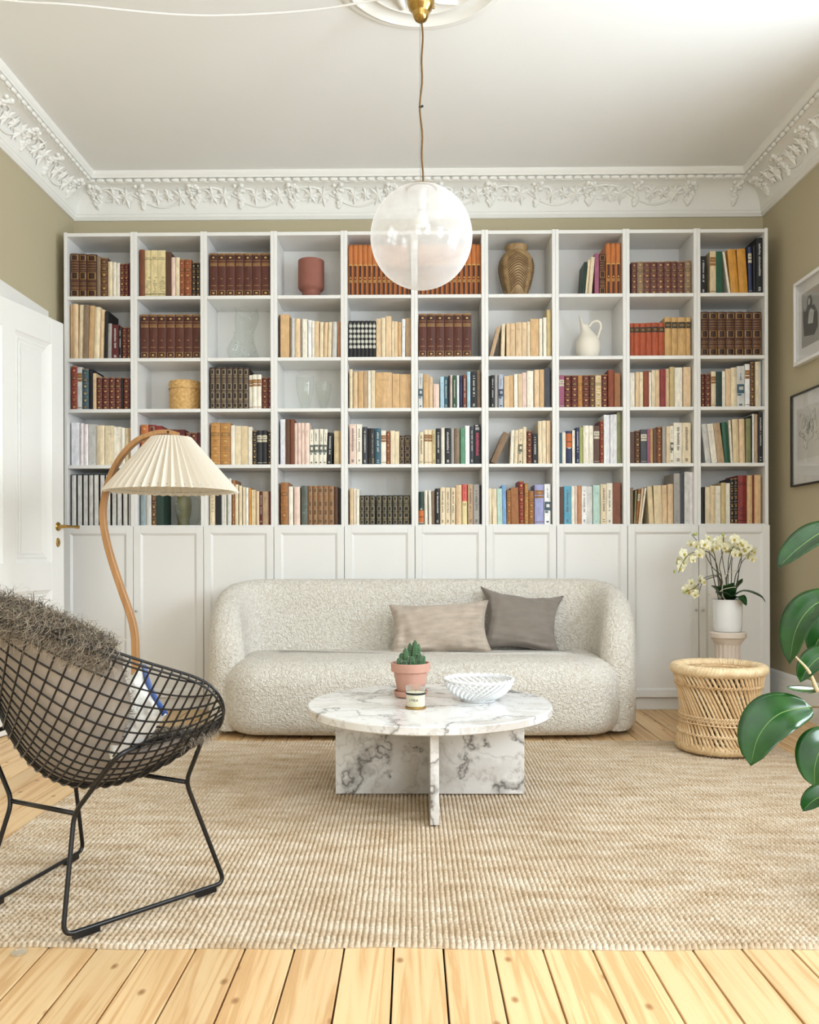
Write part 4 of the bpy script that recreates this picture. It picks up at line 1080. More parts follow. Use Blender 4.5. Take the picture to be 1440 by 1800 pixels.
def cushion(name, label, w, h, t, mat, seed, M4, folds=0.006, corner=0.07):
    n = 34; mb = MB(); rows = []
    def surf(sgn):
        rows = []
        for i in range(n+1):
            row = []
            for j in range(n+1):
                u = i/n*2-1; v = j/n*2-1
                # edges pull in between the corners
                x = u*w/2*(1-corner*(1-abs(u)**0.8)*0 - corner*(1-v*v)*abs(u)**3*0.9 + 0.0)
                z = v*h/2*(1-corner*(1-u*u)*abs(v)**3*0.9)
                k = max(0.0, (1-u*u)*(1-v*v))
                th = t/2*k**0.42
                q = Vector((u*2.2+seed, v*2.2, seed*3.1))
                edge = 1-k
                # creases that run in from the corners and edges
                cr = mnoise.noise(Vector((u*3.0+seed, v*3.0, 1.7)))*0.6+mnoise.noise(Vector((u*6.5, v*1.6+seed, 4.0)))*0.7*edge+mnoise.noise(Vector((u*1.6+seed, v*6.5, 8.0)))*0.7*edge
                th = th + (folds*cr*min(1, k*6)*(0.5+edge))
                row.append((x, sgn*max(th, 0.0006 if k > 0 else 0.0), z))
            rows.append(row)
        return rows
    mb.grid(surf(-1)); mb.grid(surf(1), flip=True)
    me = mb.mesh(name)
    import bmesh
    bm = bmesh.new(); bm.from_mesh(me); bmesh.ops.remove_doubles(bm, verts=bm.verts, dist=0.0004); bmesh.ops.recalc_face_normals(bm, faces=bm.faces); bm.to_mesh(me); bm.free()
    me.shade_smooth()
    root = bpy.data.objects.new(name, None); COL.objects.link(root); root.empty_display_size = 0.1; root.matrix_world = M4
    tag(root, label, 'cushion')
    link('cover', me, mat, root)
    # stitched seam
    mb = MB(); pts = []
    def ed(u, v):
        return (u*w/2*(1-corner*(1-v*v)*abs(u)**3*0.9), 0, v*h/2*(1-corner*(1-u*u)*abs(v)**3*0.9))
    for k in range(n): pts.append(ed(-1+2*k/n, -1))
    for k in range(n): pts.append(ed(1, -1+2*k/n))
    for k in range(n): pts.append(ed(1-2*k/n, 1))
    for k in range(n): pts.append(ed(-1, 1-2*k/n))
    mb.tube(pts, 0.0028, 6, closed=True); mb.build('seam', mat, root, smooth=True)
    return root
cushion('throw_cushion', 'oblong beige linen cushion with creases on the sofa, nearer the cactus', 0.525, 0.275, 0.14, linen('beige_linen', (192, 177, 162), 0.6), 1.3,
        Matrix.Translation((0.125, -0.39, 0.497)) @ Matrix.Rotation(R(-4), 4, 'Z') @ Matrix.Rotation(R(-20), 4, 'X') @ Matrix.Rotation(R(-3), 4, 'Y'), 0.026, 0.13)
cushion('throw_cushion', 'square taupe grey cushion with pointed corners on the sofa, behind the linen one', 0.455, 0.345, 0.16, linen('taupe_velvet', (138, 128, 119), 0.25, 0.15), 6.1,
        Matrix.Translation((0.562, -0.30, 0.520)) @ Matrix.Rotation(R(6), 4, 'Z') @ Matrix.Rotation(R(-20), 4, 'X') @ Matrix.Rotation(R(7), 4, 'Y'), 0.018, 0.26)

# ================================================================ marble table
def marble():
    m, nt, b = newmat('white_marble')
    tc = N(nt, 'ShaderNodeTexCoord')
    w1 = N(nt, 'ShaderNodeTexNoise', i_Scale=3.0, i_Detail=5.0, i_Roughness=0.6); nt.links.new(tc.outputs['Object'], w1.inputs['Vector'])
    ad = N(nt, 'ShaderNodeMix', data_type='RGBA', blend_type='ADD'); ad.inputs[0].default_value = 0.55
    nt.links.new(tc.outputs['Object'], ad.inputs[6]); nt.links.new(w1.outputs[1], ad.inputs[7])
    mp = N(nt, 'ShaderNodeMapping'); mp.inputs['Rotation'].default_value = (0.3, 0.5, 0.6); mp.inputs['Scale'].default_value = (1.0, 1.7, 1.35)
    nt.links.new(ad.outputs[2], mp.inputs[0])
    def vein(scale, width, dark):
        n1 = N(nt, 'ShaderNodeTexNoise', i_Scale=scale, i_Detail=3.0, i_Roughness=0.5); nt.links.new(mp.outputs[0], n1.inputs['Vector'])
        s = N(nt, 'ShaderNodeMath', operation='SUBTRACT'); s.inputs[1].default_value = 0.5; nt.links.new(n1.outputs[0], s.inputs[0])
        a = N(nt, 'ShaderNodeMath', operation='ABSOLUTE'); nt.links.new(s.outputs[0], a.inputs[0])
        r = ramp(nt, [(0.0, (dark, dark, dark, 1)), (width*0.25, (dark*0.45, dark*0.45, dark*0.45, 1)), (width, (0, 0, 0, 1))]); nt.links.new(a.outputs[0], r.inputs[0])
        return r
    v1 = vein(1.9, 0.030, 0.9); v2 = vein(4.6, 0.045, 0.4)
    cl = N(nt, 'ShaderNodeTexNoise', i_Scale=2.4, i_Detail=5.0); nt.links.new(mp.outputs[0], cl.inputs['Vector'])
    rc = ramp(nt, [(0.46, (0, 0, 0, 1)), (0.66, (0.8, 0.8, 0.8, 1))]); nt.links.new(cl.outputs[0], rc.inputs[0])
    m1 = N(nt, 'ShaderNodeMix', data_type='RGBA'); m1.inputs[6].default_value = srgb(240, 239, 237); m1.inputs[7].default_value = srgb(196, 188, 178); nt.links.new(rc.outputs[0], m1.inputs[0])
    m2 = N(nt, 'ShaderNodeMix', data_type='RGBA'); nt.links.new(m1.outputs[2], m2.inputs[6]); m2.inputs[7].default_value = srgb(150, 140, 132); nt.links.new(v2.outputs[0], m2.inputs[0])
    m3 = N(nt, 'ShaderNodeMix', data_type='RGBA'); nt.links.new(m2.outputs[2], m3.inputs[6]); m3.inputs[7].default_value = srgb(96, 90, 86); nt.links.new(v1.outputs[0], m3.inputs[0])
    nt.links.new(m3.outputs[2], b.inputs['Base Color'])
    b.inputs['Roughness'].default_value = 0.16
    return m
M['marble'] = marble()
TX, TY, TZ = 0.045, -1.739, 0.342
tbl = thing('coffee_table', 'round white marble coffee table on crossed marble slabs', 'coffee table', (TX, TY, RZ))
mb = MB(); zt = TZ-RZ
mb.lathe([(0.0, zt-0.030), (0.436, zt-0.030), (0.441, zt-0.026), (0.441, zt-0.004), (0.438, zt), (0.0, zt)], 96, cap=False)
mb.build('table_top', M['marble'], tbl, smooth=30)
mb = MB(); mb.box(-0.342, 0.342, -0.014, 0.014, 0.0, zt-0.0305, 0.0015); mb.build('leg_slab', M['marble'], tbl)
mb = MB(); mb.box(-0.006, 0.022, -0.373, -0.0145, 0.0, zt-0.0305, 0.0015); mb.build('leg_slab', M['marble'], tbl)
mb = MB(); mb.box(-0.006, 0.022, 0.0145, 0.345, 0.0, zt-0.0305, 0.0015); mb.build('leg_slab', M['marble'], tbl)

# ---------------------------------------------------------------- cactus in a terracotta pot
M['terracotta'] = simple('terracotta', (204, 156, 138), 0.8, var=0.10, vscale=12, bstr=0.15, bscale=70)
M['soil'] = simple('soil', (70, 52, 40), 0.95, var=0.35, vscale=60, bstr=0.8, bscale=90)
M['cactus'] = simple('cactus_skin', (58, 96, 56), 0.55, var=0.35, vscale=30, bstr=0.3, bscale=60)
PX, PY = -0.024, -1.610
pot = thing('potted_cactus', 'small green column cactus in a terracotta pot with saucer on the table', 'potted plant', (PX, PY, TZ))
mb = MB(); mb.lathe([(0.0, 0.001), (0.052, 0.001), (0.060, 0.006), (0.0645, 0.020), (0.0645, 0.024), (0.060, 0.024), (0.056, 0.010), (0.0, 0.008)], 40, cap=False); mb.build('saucer', M['terracotta'], pot, smooth=40)
mb = MB(); mb.lathe([(0.0, 0.009), (0.047, 0.009), (0.049, 0.012), (0.064, 0.094), (0.067, 0.095), (0.0735, 0.098), (0.0755, 0.128), (0.0735, 0.130), (0.067, 0.129), (0.064, 0.110), (0.0, 0.108)], 48, cap=False)
mb.build('pot', M['terracotta'], pot, smooth=35)
mb = MB(); mb.lathe([(0.066, 0.1085), (0.04, 0.1125), (0.0, 0.114)], 24, cap=False); mb.build('soil', M['soil'], pot, smooth=True)
rnd = random.Random(8)
def cactus_stem(x, y, h, r, lean):
    mb = MB(); rows = []; nrib = 6; seg = 30
    for i in range(13):
        u = i/12; row = []
        rad = r*(0.75+0.25*math.sin(PI*min(1, u*1.2)))*(1.0 if u < 0.75 else math.sqrt(max(0.0, 1-((u-0.75)/0.25)**2)))
        for k in range(seg):
            a = 2*PI*k/seg
            rr = rad*(1+0.26*abs(math.cos(a*nrib/2))-0.12)*(1+0.06*math.sin(u*26))
            row.append((x+lean[0]*u*h+rr*math.cos(a), y+lean[1]*u*h+rr*math.sin(a), 0.108+u*h))
        rows.append(row)
    mb.grid(rows, closed_v=True)
    o = mb.build('stem', M['cactus'], pot, smooth=True)
    sp_ = MB()
    for i in range(2, 12):
        u = i/12
        for k in range(nrib):
            a = 2*PI*k/nrib; rr = r*1.12*(1.0 if u < 0.75 else math.sqrt(max(0, 1-((u-0.75)/0.25)**2)))
            p = Vector((x+lean[0]*u*h+rr*math.cos(a), y+lean[1]*u*h+rr*math.sin(a), 0.108+u*h))
            for q in range(2):
                d_ = Vector((math.cos(a+rnd.uniform(-.7, .7)), math.sin(a+rnd.uniform(-.7, .7)), rnd.uniform(-0.5, 0.8)))*0.004
                s_ = Vector((0.0003, 0.0003, 0.0003)); n0 = len(sp_.v)
                sp_.v.extend([tuple(p-s_), tuple(p+s_), tuple(p+d_)]); sp_.face((n0, n0+1, n0+2))
    q = sp_.build('spines', M['white_plastic'], o); q['kind'] = 'stuff'
for x, y, h, r, l in ((0.012, 0.0, 0.108, 0.0115, (0.05, 0)), (0.022, 0.010, 0.092, 0.010, (0.1, 0)), (-0.012, -0.006, 0.078, 0.0125, (-0.1, 0)), (-0.004, 0.014, 0.095, 0.010, (0.02, 0)),
                      (-0.026, 0.004, 0.058, 0.012, (-0.15, 0)), (0.026, -0.012, 0.060, 0.012, (0.15, -0.1)), (0.006, -0.022, 0.050, 0.012, (0, -0.15)), (0.040, 0.004, 0.048, 0.010, (0.2, 0)), (-0.038, -0.008, 0.040, 0.0095, (-0.2, 0)), (-0.018, -0.024, 0.036, 0.010, (-0.1, -0.2))):
    cactus_stem(x, y, h, r, l)

# ---------------------------------------------------------------- candle
def glass_mat(name, rgb=(255, 255, 255), rough=0.02, ior=1.45, alpha=None):
    m, nt, b = newmat(name)
    b.inputs['Base Color'].default_value = srgb(rgb); b.inputs['Roughness'].default_value = rough
    b.inputs['Transmission Weight'].default_value = 1.0; b.inputs['IOR'].default_value = ior
    return m
def thin_glass(name, tint=(250, 252, 250), film=0.10, rough=0.03, edge=0.55):
    """thin clear wall: mostly see-through, brighter and more reflective at grazing angles"""
    m, nt, b = newmat(name)
    out = nt.nodes['Material Output']
    tr = N(nt, 'ShaderNodeBsdfTransparent'); tr.inputs[0].default_value = srgb(tint)
    gl = N(nt, 'ShaderNodeBsdfGlossy'); gl.inputs['Roughness'].default_value = rough
    df = N(nt, 'ShaderNodeBsdfDiffuse'); df.inputs[0].default_value = srgb(240, 242, 240)
    lw = N(nt, 'ShaderNodeLayerWeight'); lw.inputs['Blend'].default_value = 0.25
    mr = N(nt, 'ShaderNodeMapRange'); mr.inputs[3].default_value = film; mr.inputs[4].default_value = edge
    nt.links.new(lw.outputs['Facing'], mr.inputs[0])
    m1 = N(nt, 'ShaderNodeMixShader'); m1.inputs[0].default_value = 0.45; nt.links.new(gl.outputs[0], m1.inputs[1]); nt.links.new(df.outputs[0], m1.inputs[2])
    m2 = N(nt, 'ShaderNodeMixShader'); nt.links.new(mr.outputs[0], m2.inputs[0]); nt.links.new(tr.outputs[0], m2.inputs[1]); nt.links.new(m1.outputs[0], m2.inputs[2])
    nt.links.new(m2.outputs[0], out.inputs['Surface'])
    return m
M['thin_glass'] = thin_glass('clear_thin_glass', film=0.06, edge=0.5)
cd = thing('jar_candle', 'cream candle in a glass jar with black band and lettering beside the cactus', 'candle', (-0.006, -1.852, TZ))
mb = MB(); mb.lathe([(0.0, 0.0006), (0.036, 0.0006), (0.0375, 0.002), (0.0375, 0.006), (0.035, 0.0075), (0.0, 0.0075)], 36, cap=False); mb.build('brass_tray', M['brass'], cd, smooth=35)
mb = MB(); mb.lathe([(0.0, 0.008), (0.031, 0.008), (0.0325, 0.011), (0.0325, 0.056), (0.0, 0.057)], 36, cap=False); mb.build('wax', simple('candle_wax', (238, 228, 200), 0.5, spec=0.6), cd, smooth=35)
mb = MB(); mb.lathe([(0.0336, 0.009), (0.0345, 0.012), (0.0345, 0.078), (0.0338, 0.0785), (0.0332, 0.078), (0.0332, 0.057)], 40, cap=False); mb.build('glass_jar', M['thin_glass'], cd, smooth=40)
mb = MB(); mb.lathe([(0.0349, 0.050), (0.0352, 0.0505), (0.0352, 0.0565), (0.0349, 0.057)], 40, cap=False); mb.build('black_band', M['black_metal'], cd, smooth=35)
mb = MB(); mb.tube([(0, 0, 0.057), (0.0006, 0, 0.066)], 0.0008, 6); mb.build('wick', M['black_metal'], cd)
cu = bpy.data.curves.new('lettering', 'FONT'); cu.body = 'I FIKA'; cu.size = 0.0125; cu.align_x = 'CENTER'; cu.align_y = 'CENTER'
tmp = bpy.data.objects.new('tmp', cu); COL.objects.link(tmp)
me = bpy.data.meshes.new_from_object(tmp.evaluated_get(bpy.context.evaluated_depsgraph_get())); bpy.data.objects.remove(tmp)
for v in me.vertices:                           # wrap the print round the jar
    a = v.co.x/0.0350*1.0 - 0.20; v.co = Vector((0.0352*math.sin(a), -0.0352*math.cos(a), 0.032+v.co.y))
me.materials.clear(); link('lettering', me, simple('black_print', (22, 20, 20), 0.6), cd)

# ---------------------------------------------------------------- lattice bowl
M['glaze'] = simple('white_glaze', (242, 243, 244), 0.12, spec=0.6)
bw = thing('lattice_bowl', 'white ceramic bowl of slanted open lattice strips on the marble table', 'bowl', (0.226, -1.695, TZ))
def bprof(u): # u 0 bottom .. 1 rim
    return 0.060+0.064*math.sin(u*PI/2)**0.9, 0.010+0.066*u**1.15
mb = MB(); mb.lathe([(0.0, 0.003), (0.055, 0.0006), (0.062, 0.0006), (0.066, 0.010), (0.062, 0.014), (0.0, 0.010)], 48, cap=False); mb.build('base', M['glaze'], bw, smooth=40)
nst = 30
mb = MB(); pts = []
for k in range(15):
    u = k/14; r_, z_ = bprof(u); a = 0.85*u
    pts.append((r_*math.cos(a), r_*math.sin(a), z_))
mb.tube(pts, 0.0046, 6); st_me = mb.mesh('lattice_strip'); st_me.shade_smooth()
for k in range(nst):
    o = link('lattice_strip', st_me, M['glaze'], bw); o.rotation_euler = (0, 0, 2*PI*k/nst)
mb = MB(); pts = []; n = 240
for k in range(n):
    a = 2*PI*k/n; pts.append(((0.1255+0.002*math.cos(a*30))*math.cos(a), (0.1255+0.002*math.cos(a*30))*math.sin(a), 0.079+0.0028*math.sin(a*30)))
mb.tube(pts, 0.0048, 8, closed=True); mb.build('rope_rim', M['glaze'], bw, smooth=True)
mb = MB(); mb.tube([(0.1215*math.cos(2*PI*k/64), 0.1215*math.sin(2*PI*k/64), 0.0745) for k in range(64)], 0.004, 6, closed=True); mb.build('rim_ring', M['glaze'], bw, smooth=True)
# ================================================================ vases and boxes on the shelves
def ground(r): return SHELF_Z[r-1]+0.0006
M['clay_red'] = simple('matt_red_clay', (146, 92, 78), 0.8, var=0.06, vscale=20, bstr=0.1, bscale=120)
t = thing('footed_planter', 'matt red-brown cylindrical clay planter on a narrow foot, top shelf', 'planter', (-0.602, 0.13, ground(1)))
mb = MB(); mb.lathe([(0.0, 0.0), (0.047, 0.0), (0.051, 0.004), (0.052, 0.05), (0.058, 0.060), (0.070, 0.068), (0.0755, 0.078), (0.0755, 0.234), (0.0735, 0.236), (0.070, 0.234), (0.070, 0.20), (0.0, 0.19)], 48, cap=False)
mb.build('body', M['clay_red'], t, smooth=35)

def carved():
    m, nt, b = newmat('carved_stoneware')
    tc = N(nt, 'ShaderNodeTexCoord'); nz = N(nt, 'ShaderNodeTexNoise', i_Scale=26.0, i_Detail=5.0); nt.links.new(tc.outputs['Object'], nz.inputs['Vector'])
    r = ramp(nt, [(0.3, srgb(128, 98, 62)), (0.7, srgb(176, 146, 102))]); nt.links.new(nz.outputs[0], r.inputs[0]); nt.links.new(r.outputs[0], b.inputs['Base Color'])
    b.inputs['Roughness'].default_value = 0.6; bump(nt, b, nz.outputs[0], 0.2, 0.003)
    return m
t = thing('carved_vase', 'bulbous brown stoneware vase with carved arching lines, top shelf', 'vase', (0.594, 0.13, ground(1)))
vp = [(0.0, 0.0), (0.058, 0.0), (0.062, 0.004), (0.072, 0.05), (0.090, 0.11), (0.1015, 0.165), (0.103, 0.195), (0.096, 0.23), (0.080, 0.262), (0.066, 0.276), (0.060, 0.282), (0.062, 0.290), (0.068, 0.306), (0.067, 0.314), (0.060, 0.316), (0.054, 0.30), (0.0, 0.25)]
vp = [(r_, z_*0.995) for r_, z_ in vp]
mb = MB(); mb.lathe(vp, 56, cap=False); mb.build('body', carved(), t, smooth=50)
def vr(z):
    for (r0, z0), (r1, z1) in zip(vp[1:-2], vp[2:-1]):
        if z0 <= z <= z1 and z1 > z0: return r0+(r1-r0)*(z-z0)/(z1-z0)
    return 0.06
M['carve_line'] = simple('dark_glaze_line', (92, 66, 40), 0.6, var=0.2)
mb = MB()
for cpanel in range(4):
    a0 = -PI/2 + cpanel*PI/2
    for k in range(13):
        zc = 0.055+0.0145*k
        pts = []
        for q in range(15):
            u = q/14*2-1; a = a0+u*0.62; z = zc+0.040*(1-abs(u)**1.4)-0.02
            if z < 0.012 or z > 0.255: continue
            r_ = vr(z)+0.0004; pts.append((r_*math.cos(a), r_*math.sin(a), z))
        if len(pts) > 3: mb.tube(pts, 0.0023, 5)
o = mb.build('carved_lines', M['carve_line'], t, smooth=True); o['kind'] = 'stuff'

# wavy clear glass vase
M['lump_glass'] = thin_glass('wavy_clear_glass', tint=(247, 249, 248), film=0.03, rough=0.06, edge=0.36)
t = thing('glass_vase', 'clear wavy bubbled glass vase on the second shelf, third column', 'vase', (-0.992, 0.13, ground(2)))
rows = []
for i in range(31):
    u = i/30; z = 0.300*u; row = []
    r_ = 0.066+0.012*math.sin(u*3.2+0.2)-0.022*math.sin(PI*u)**2*0.6+0.010*math.sin(u*9)
    if u < 0.08: r_ *= 0.72+0.28*u/0.08
    cx_ = -0.012*math.sin(u*5.0); 
    for k in range(40):
        a = 2*PI*k/40
        rr = r_*(1+0.10*math.sin(2*a+u*5)+0.06*math.sin(3*a-u*7))
        zz = z + (0.020*math.sin(2*a+1) if i == 30 else 0.012*math.sin(2*a+1)*u*u)
        row.append((cx_+rr*math.cos(a), rr*math.sin(a)*0.8, max(0.0, zz)))
    rows.append(row)
mb = MB(); mb.grid(rows, closed_v=True); mb.face(list(range(40))[::-1]); mb.build('body', M['lump_glass'], t, smooth=True)
mb = MB(); rr_ = random.Random(3)
for k in range(46):
    u = rr_.uniform(0.05, 0.55); a = rr_.uniform(0, 2*PI); r_ = 0.064
    mb.sphere((r_*math.cos(a)*0.95, r_*math.sin(a)*0.78, 0.322*u), rr_.uniform(0.0015, 0.004), 6, 4)
o = mb.build('bubbles', M['lump_glass'], t, smooth=True); o['kind'] = 'stuff'

# matt cream pitcher
M['bisque'] = simple('cream_bisque', (240, 232, 216), 0.75, var=0.02, vscale=10)
t = thing('ceramic_pitcher', 'rounded cream ceramic pitcher with pointed spout and loop handle, second shelf', 'pitcher', (1.010, 0.13, ground(2)))
rows = []
pp = [(0.040, 0.0), (0.046, 0.002), (0.058, 0.02), (0.0685, 0.05), (0.0715, 0.082), (0.066, 0.112), (0.054, 0.136), (0.040, 0.156), (0.031, 0.174), (0.027, 0.19), (0.026, 0.204), (0.0255, 0.214)]
for i, (r_, z_) in enumerate(pp):
    row = []
    u = max(0.0, (z_-0.15)/0.064)
    for k in range(36):
        a = 2*PI*k/36; tow = max(0.0, -math.cos(a))
        row.append((r_*math.cos(a)-0.022*u-0.006*u*tow, r_*math.sin(a)*(1-0.25*u), z_+0.055*(u**2)*tow**2-0.006*u*(1-tow)))
    rows.append(row)
for f in (0.85, 0.8):                           # lip turned inwards
    last = rows[len(pp)-1]; cx_ = sum(p[0] for p in last)/36
    rows.append([(cx_+(p[0]-cx_)*f, p[1]*f, p[2]-(0.0 if f == 0.85 else 0.05)) for p in last])
mb = MB(); mb.grid(rows, closed_v=True); mb.face(list(range(36))[::-1]); mb.build('body', M['bisque'], t, smooth=True)
mb = MB(); mb.tube(catmull([(0.006, 0, 0.200), (0.020, 0, 0.218), (0.046, 0, 0.232), (0.068, 0, 0.222), (0.074, 0, 0.195), (0.066, 0, 0.165), (0.054, 0, 0.130)], 6), 0.0075, 10); mb.build('handle', M['bisque'], t, smooth=True)

# woven lidded box
def woven():
    m, nt, b = newmat('woven_bark')
    tc = N(nt, 'ShaderNodeTexCoord'); sp_ = N(nt, 'ShaderNodeSeparateXYZ'); nt.links.new(tc.outputs['Object'], sp_.inputs[0])
    nz = N(nt, 'ShaderNodeTexNoise', i_Scale=60.0, i_Detail=3.0); nt.links.new(tc.outputs['Object'], nz.inputs['Vector'])
    r = ramp(nt, [(0.3, srgb(196, 150, 86)), (0.7, srgb(226, 186, 122))]); nt.links.new(nz.outputs[0], r.inputs[0]); nt.links.new(r.outputs[0], b.inputs['Base Color'])
    b.inputs['Roughness'].default_value = 0.55; bump(nt, b, nz.outputs[0], 0.3, 0.003)
    return m
M['woven'] = woven()
t = thing('woven_box', 'round woven straw box with a lid on the third shelf, second column', 'box', (-1.338, 0.12, ground(3)))
def woven_wall(mb, r0, r1, z0, z1, nu, nv):
    rows = []
    for j in range(nv*2+1):
        row = []
        for k in range(nu*4):
            u = k/(nu*4)*2*PI; v = j/(nv*2)
            q = (math.floor((k/4+j/2) ) % 2)*2-1; w_ = math.sin((k/4+j/2)*PI)*0.0022+math.sin((k/4-j/2)*PI)*0.0022
            r_ = r0+(r1-r0)*v+w_; row.append((r_*math.cos(u), r_*math.sin(u), z0+(z1-z0)*v))
        rows.append(row)
    mb.grid(rows, closed_v=True)
mb = MB(); mb.lathe([(0.0, 0.0), (0.087, 0.0)], 48, cap=False); woven_wall(mb, 0.087, 0.088, 0.0, 0.132, 30, 9); mb.build('body', M['woven'], t, smooth=True)
mb = MB(); woven_wall(mb, 0.0915, 0.0915, 0.130, 0.165, 30, 3); mb.lathe([(0.0915, 0.165), (0.092, 0.171), (0.088, 0.174), (0.05, 0.178), (0.0, 0.180)], 48, cap=False); mb.lathe([(0.0935, 0.128), (0.0945, 0.131), (0.0935, 0.135)], 48, cap=False); mb.build('lid', M['woven'], t, smooth=True)

# two clear tulip glasses
def tulip(label, x, y, h, r0, r1, rb):
    t = thing('tulip_glass', label, 'glass', (x, y, ground(3)), 0, 'clear glasses on the third shelf')
    mb = MB(); pr = [(0.0, 0.004), (rb*0.6, 0.004), (rb, 0.010)]
    for k in range(1, 13):
        u = k/12; pr.append((rb+(r0-rb)*math.sin(u*PI*0.62)/math.sin(0.62*PI)*1.0+(r1-r0)*u*u, 0.010+(h-0.010)*u))
    mb.lathe(pr, 36, cap=False); mb.build('bowl', M['thin_glass'], t, smooth=50)
    mb = MB(); mb.tube([(pr[-1][0]*math.cos(2*PI*k/36), pr[-1][0]*math.sin(2*PI*k/36), h) for k in range(36)], 0.0011, 6, closed=True); mb.build('lip', M['thin_glass'], t, smooth=True)
    mb = MB(); mb.lathe([(0.0, 0.0), (rb*0.95, 0.0), (rb, 0.002), (rb*0.8, 0.006), (0.0, 0.006)], 24, cap=False); mb.build('foot', M['thin_glass'], t, smooth=40)
tulip('taller clear tulip-shaped glass standing alone with a smaller one, third shelf', -0.638, 0.12, 0.205, 0.048, 0.052, 0.022)
tulip('smaller clear flared glass beside the taller tulip glass, third shelf', -0.533, 0.15, 0.172, 0.036, 0.048, 0.014)

# green vase and dimpled glass jug behind the lamp shade
t = thing('green_vase', 'olive glazed ceramic vase beside dark green book under the lamp shade', 'vase', (-1.372, 0.205, ground(5)))
mb = MB(); mb.lathe([(0.0, 0.0), (0.036, 0.0), (0.038, 0.006), (0.030, 0.02), (0.040, 0.06), (0.048, 0.11), (0.044, 0.16), (0.030, 0.195), (0.026, 0.21), (0.030, 0.225), (0.026, 0.225), (0.0, 0.19)], 40, cap=False)
mb.build('body', simple('olive_glaze', (150, 142, 92), 0.25, var=0.12, vscale=14), t, smooth=45)
t = thing('dimpled_jug', 'clear dimpled glass jug with applied handle on the fifth shelf behind the lamp', 'jug', (-1.306, 0.09, ground(5)))
rows = []
for i in range(33):
    u = i/32; z = 0.21*u; row = []
    r_ = 0.030+0.046*math.sin(PI*min(1, u*1.12))**0.7 if u < 0.72 else 0.048-0.012*math.sin((u-0.72)/0.28*PI)
    for k in range(72):
        a = 2*PI*k/72
        dim = 0.0022*math.sin(a*18+(i % 4 > 1)*PI)*math.sin(i*PI/2+0.3) if u < 0.7 else 0
        row.append(((r_+dim)*math.cos(a), (r_+dim)*math.sin(a), z))
    rows.append(row)
mb = MB(); mb.grid(rows, closed_v=True); mb.face(list(range(72))[::-1]); mb.build('body', M['lump_glass'], t, smooth=True)
mb = MB(); mb.tube(catmull([(-0.040, -0.02, 0.20), (-0.062, -0.03, 0.175), (-0.070, -0.035, 0.13), (-0.064, -0.035, 0.095), (-0.055, -0.034, 0.075)], 6), 0.007, 10); mb.build('handle', M['lump_glass'], t, smooth=True)
mb = MB(); mb.sphere((-0.052, -0.04, 0.072), 0.013, 12, 8); mb.build('handle_boss', M['lump_glass'], t, smooth=True)

# ================================================================ globe pendant
def globe_mat():
    m, nt, b = newmat('swirled_white_glass')
    out = nt.nodes['Material Output']
    tc = N(nt, 'ShaderNodeTexCoord'); mp = N(nt, 'ShaderNodeMapping'); mp.inputs['Scale'].default_value = (3.0, 3.0, 11.0); mp.inputs['Rotation'].default_value = (0.25, 0.2, 0)
    nt.links.new(tc.outputs['Object'], mp.inputs[0])
    nz = N(nt, 'ShaderNodeTexNoise', i_Scale=1.0, i_Detail=4.0, i_Distortion=1.2); nt.links.new(mp.outputs[0], nz.inputs['Vector'])
    mr = N(nt, 'ShaderNodeMapRange'); mr.inputs[1].default_value = 0.3; mr.inputs[2].default_value = 0.7; mr.inputs[3].default_value = 0.34; mr.inputs[4].default_value = 0.50
    nt.links.new(nz.outputs[0], mr.inputs[0])
    tr = N(nt, 'ShaderNodeBsdfTransparent'); tl_ = N(nt, 'ShaderNodeBsdfTranslucent'); tl_.inputs[0].default_value = srgb(250, 248, 246)
    df = N(nt, 'ShaderNodeBsdfDiffuse'); df.inputs[0].default_value = srgb(250, 248, 246)
    md = N(nt, 'ShaderNodeMixShader'); md.inputs[0].default_value = 0.45; nt.links.new(df.outputs[0], md.inputs[1]); nt.links.new(tl_.outputs[0], md.inputs[2])
    m1 = N(nt, 'ShaderNodeMixShader'); nt.links.new(mr.outputs[0], m1.inputs[0]); nt.links.new(tr.outputs[0], m1.inputs[1]); nt.links.new(md.outputs[0], m1.inputs[2])
    # the wall looks denser where it is seen edge-on
    lw = N(nt, 'ShaderNodeLayerWeight'); lw.inputs['Blend'].default_value = 0.30
    pw = N(nt, 'ShaderNodeMath', operation='POWER'); pw.inputs[1].default_value = 2.2; nt.links.new(lw.outputs['Facing'], pw.inputs[0])
    sm = N(nt, 'ShaderNodeMath', operation='MULTIPLY_ADD'); sm.inputs[1].default_value = 0.85; sm.use_clamp = True
    nt.links.new(pw.outputs[0], sm.inputs[0]); nt.links.new(mr.outputs[0], sm.inputs[2]); nt.links.new(sm.outputs[0], m1.inputs[0])
    gl = N(nt, 'ShaderNodeBsdfGlossy'); gl.inputs['Roughness'].default_value = 0.05
    m2 = N(nt, 'ShaderNodeMixShader'); m2.inputs[0].default_value = 0.06; nt.links.new(m1.outputs[0], m2.inputs[1]); nt.links.new(gl.outputs[0], m2.inputs[2])
    nt.links.new(m2.outputs[0], out.inputs['Surface'])
    return m
PDX, PDY = 0.021, -1.584
pd = thing('globe_pendant', 'white swirled glass globe pendant lamp on a brown cord with brass canopy', 'pendant lamp', (PDX, PDY, 1.8895))
z0 = 1.8895; GR = 0.1945; GC = 2.093-z0
mb = MB(); pr = []
for k in range(41):
    a = -PI/2+(PI/2+R(72))*k/40; pr.append((GR*math.cos(a) if k else 0.0, GC+GR*math.sin(a)))
mb.lathe(pr, 64, cap=False); mb.build('globe', globe_mat(), pd, smooth=True)
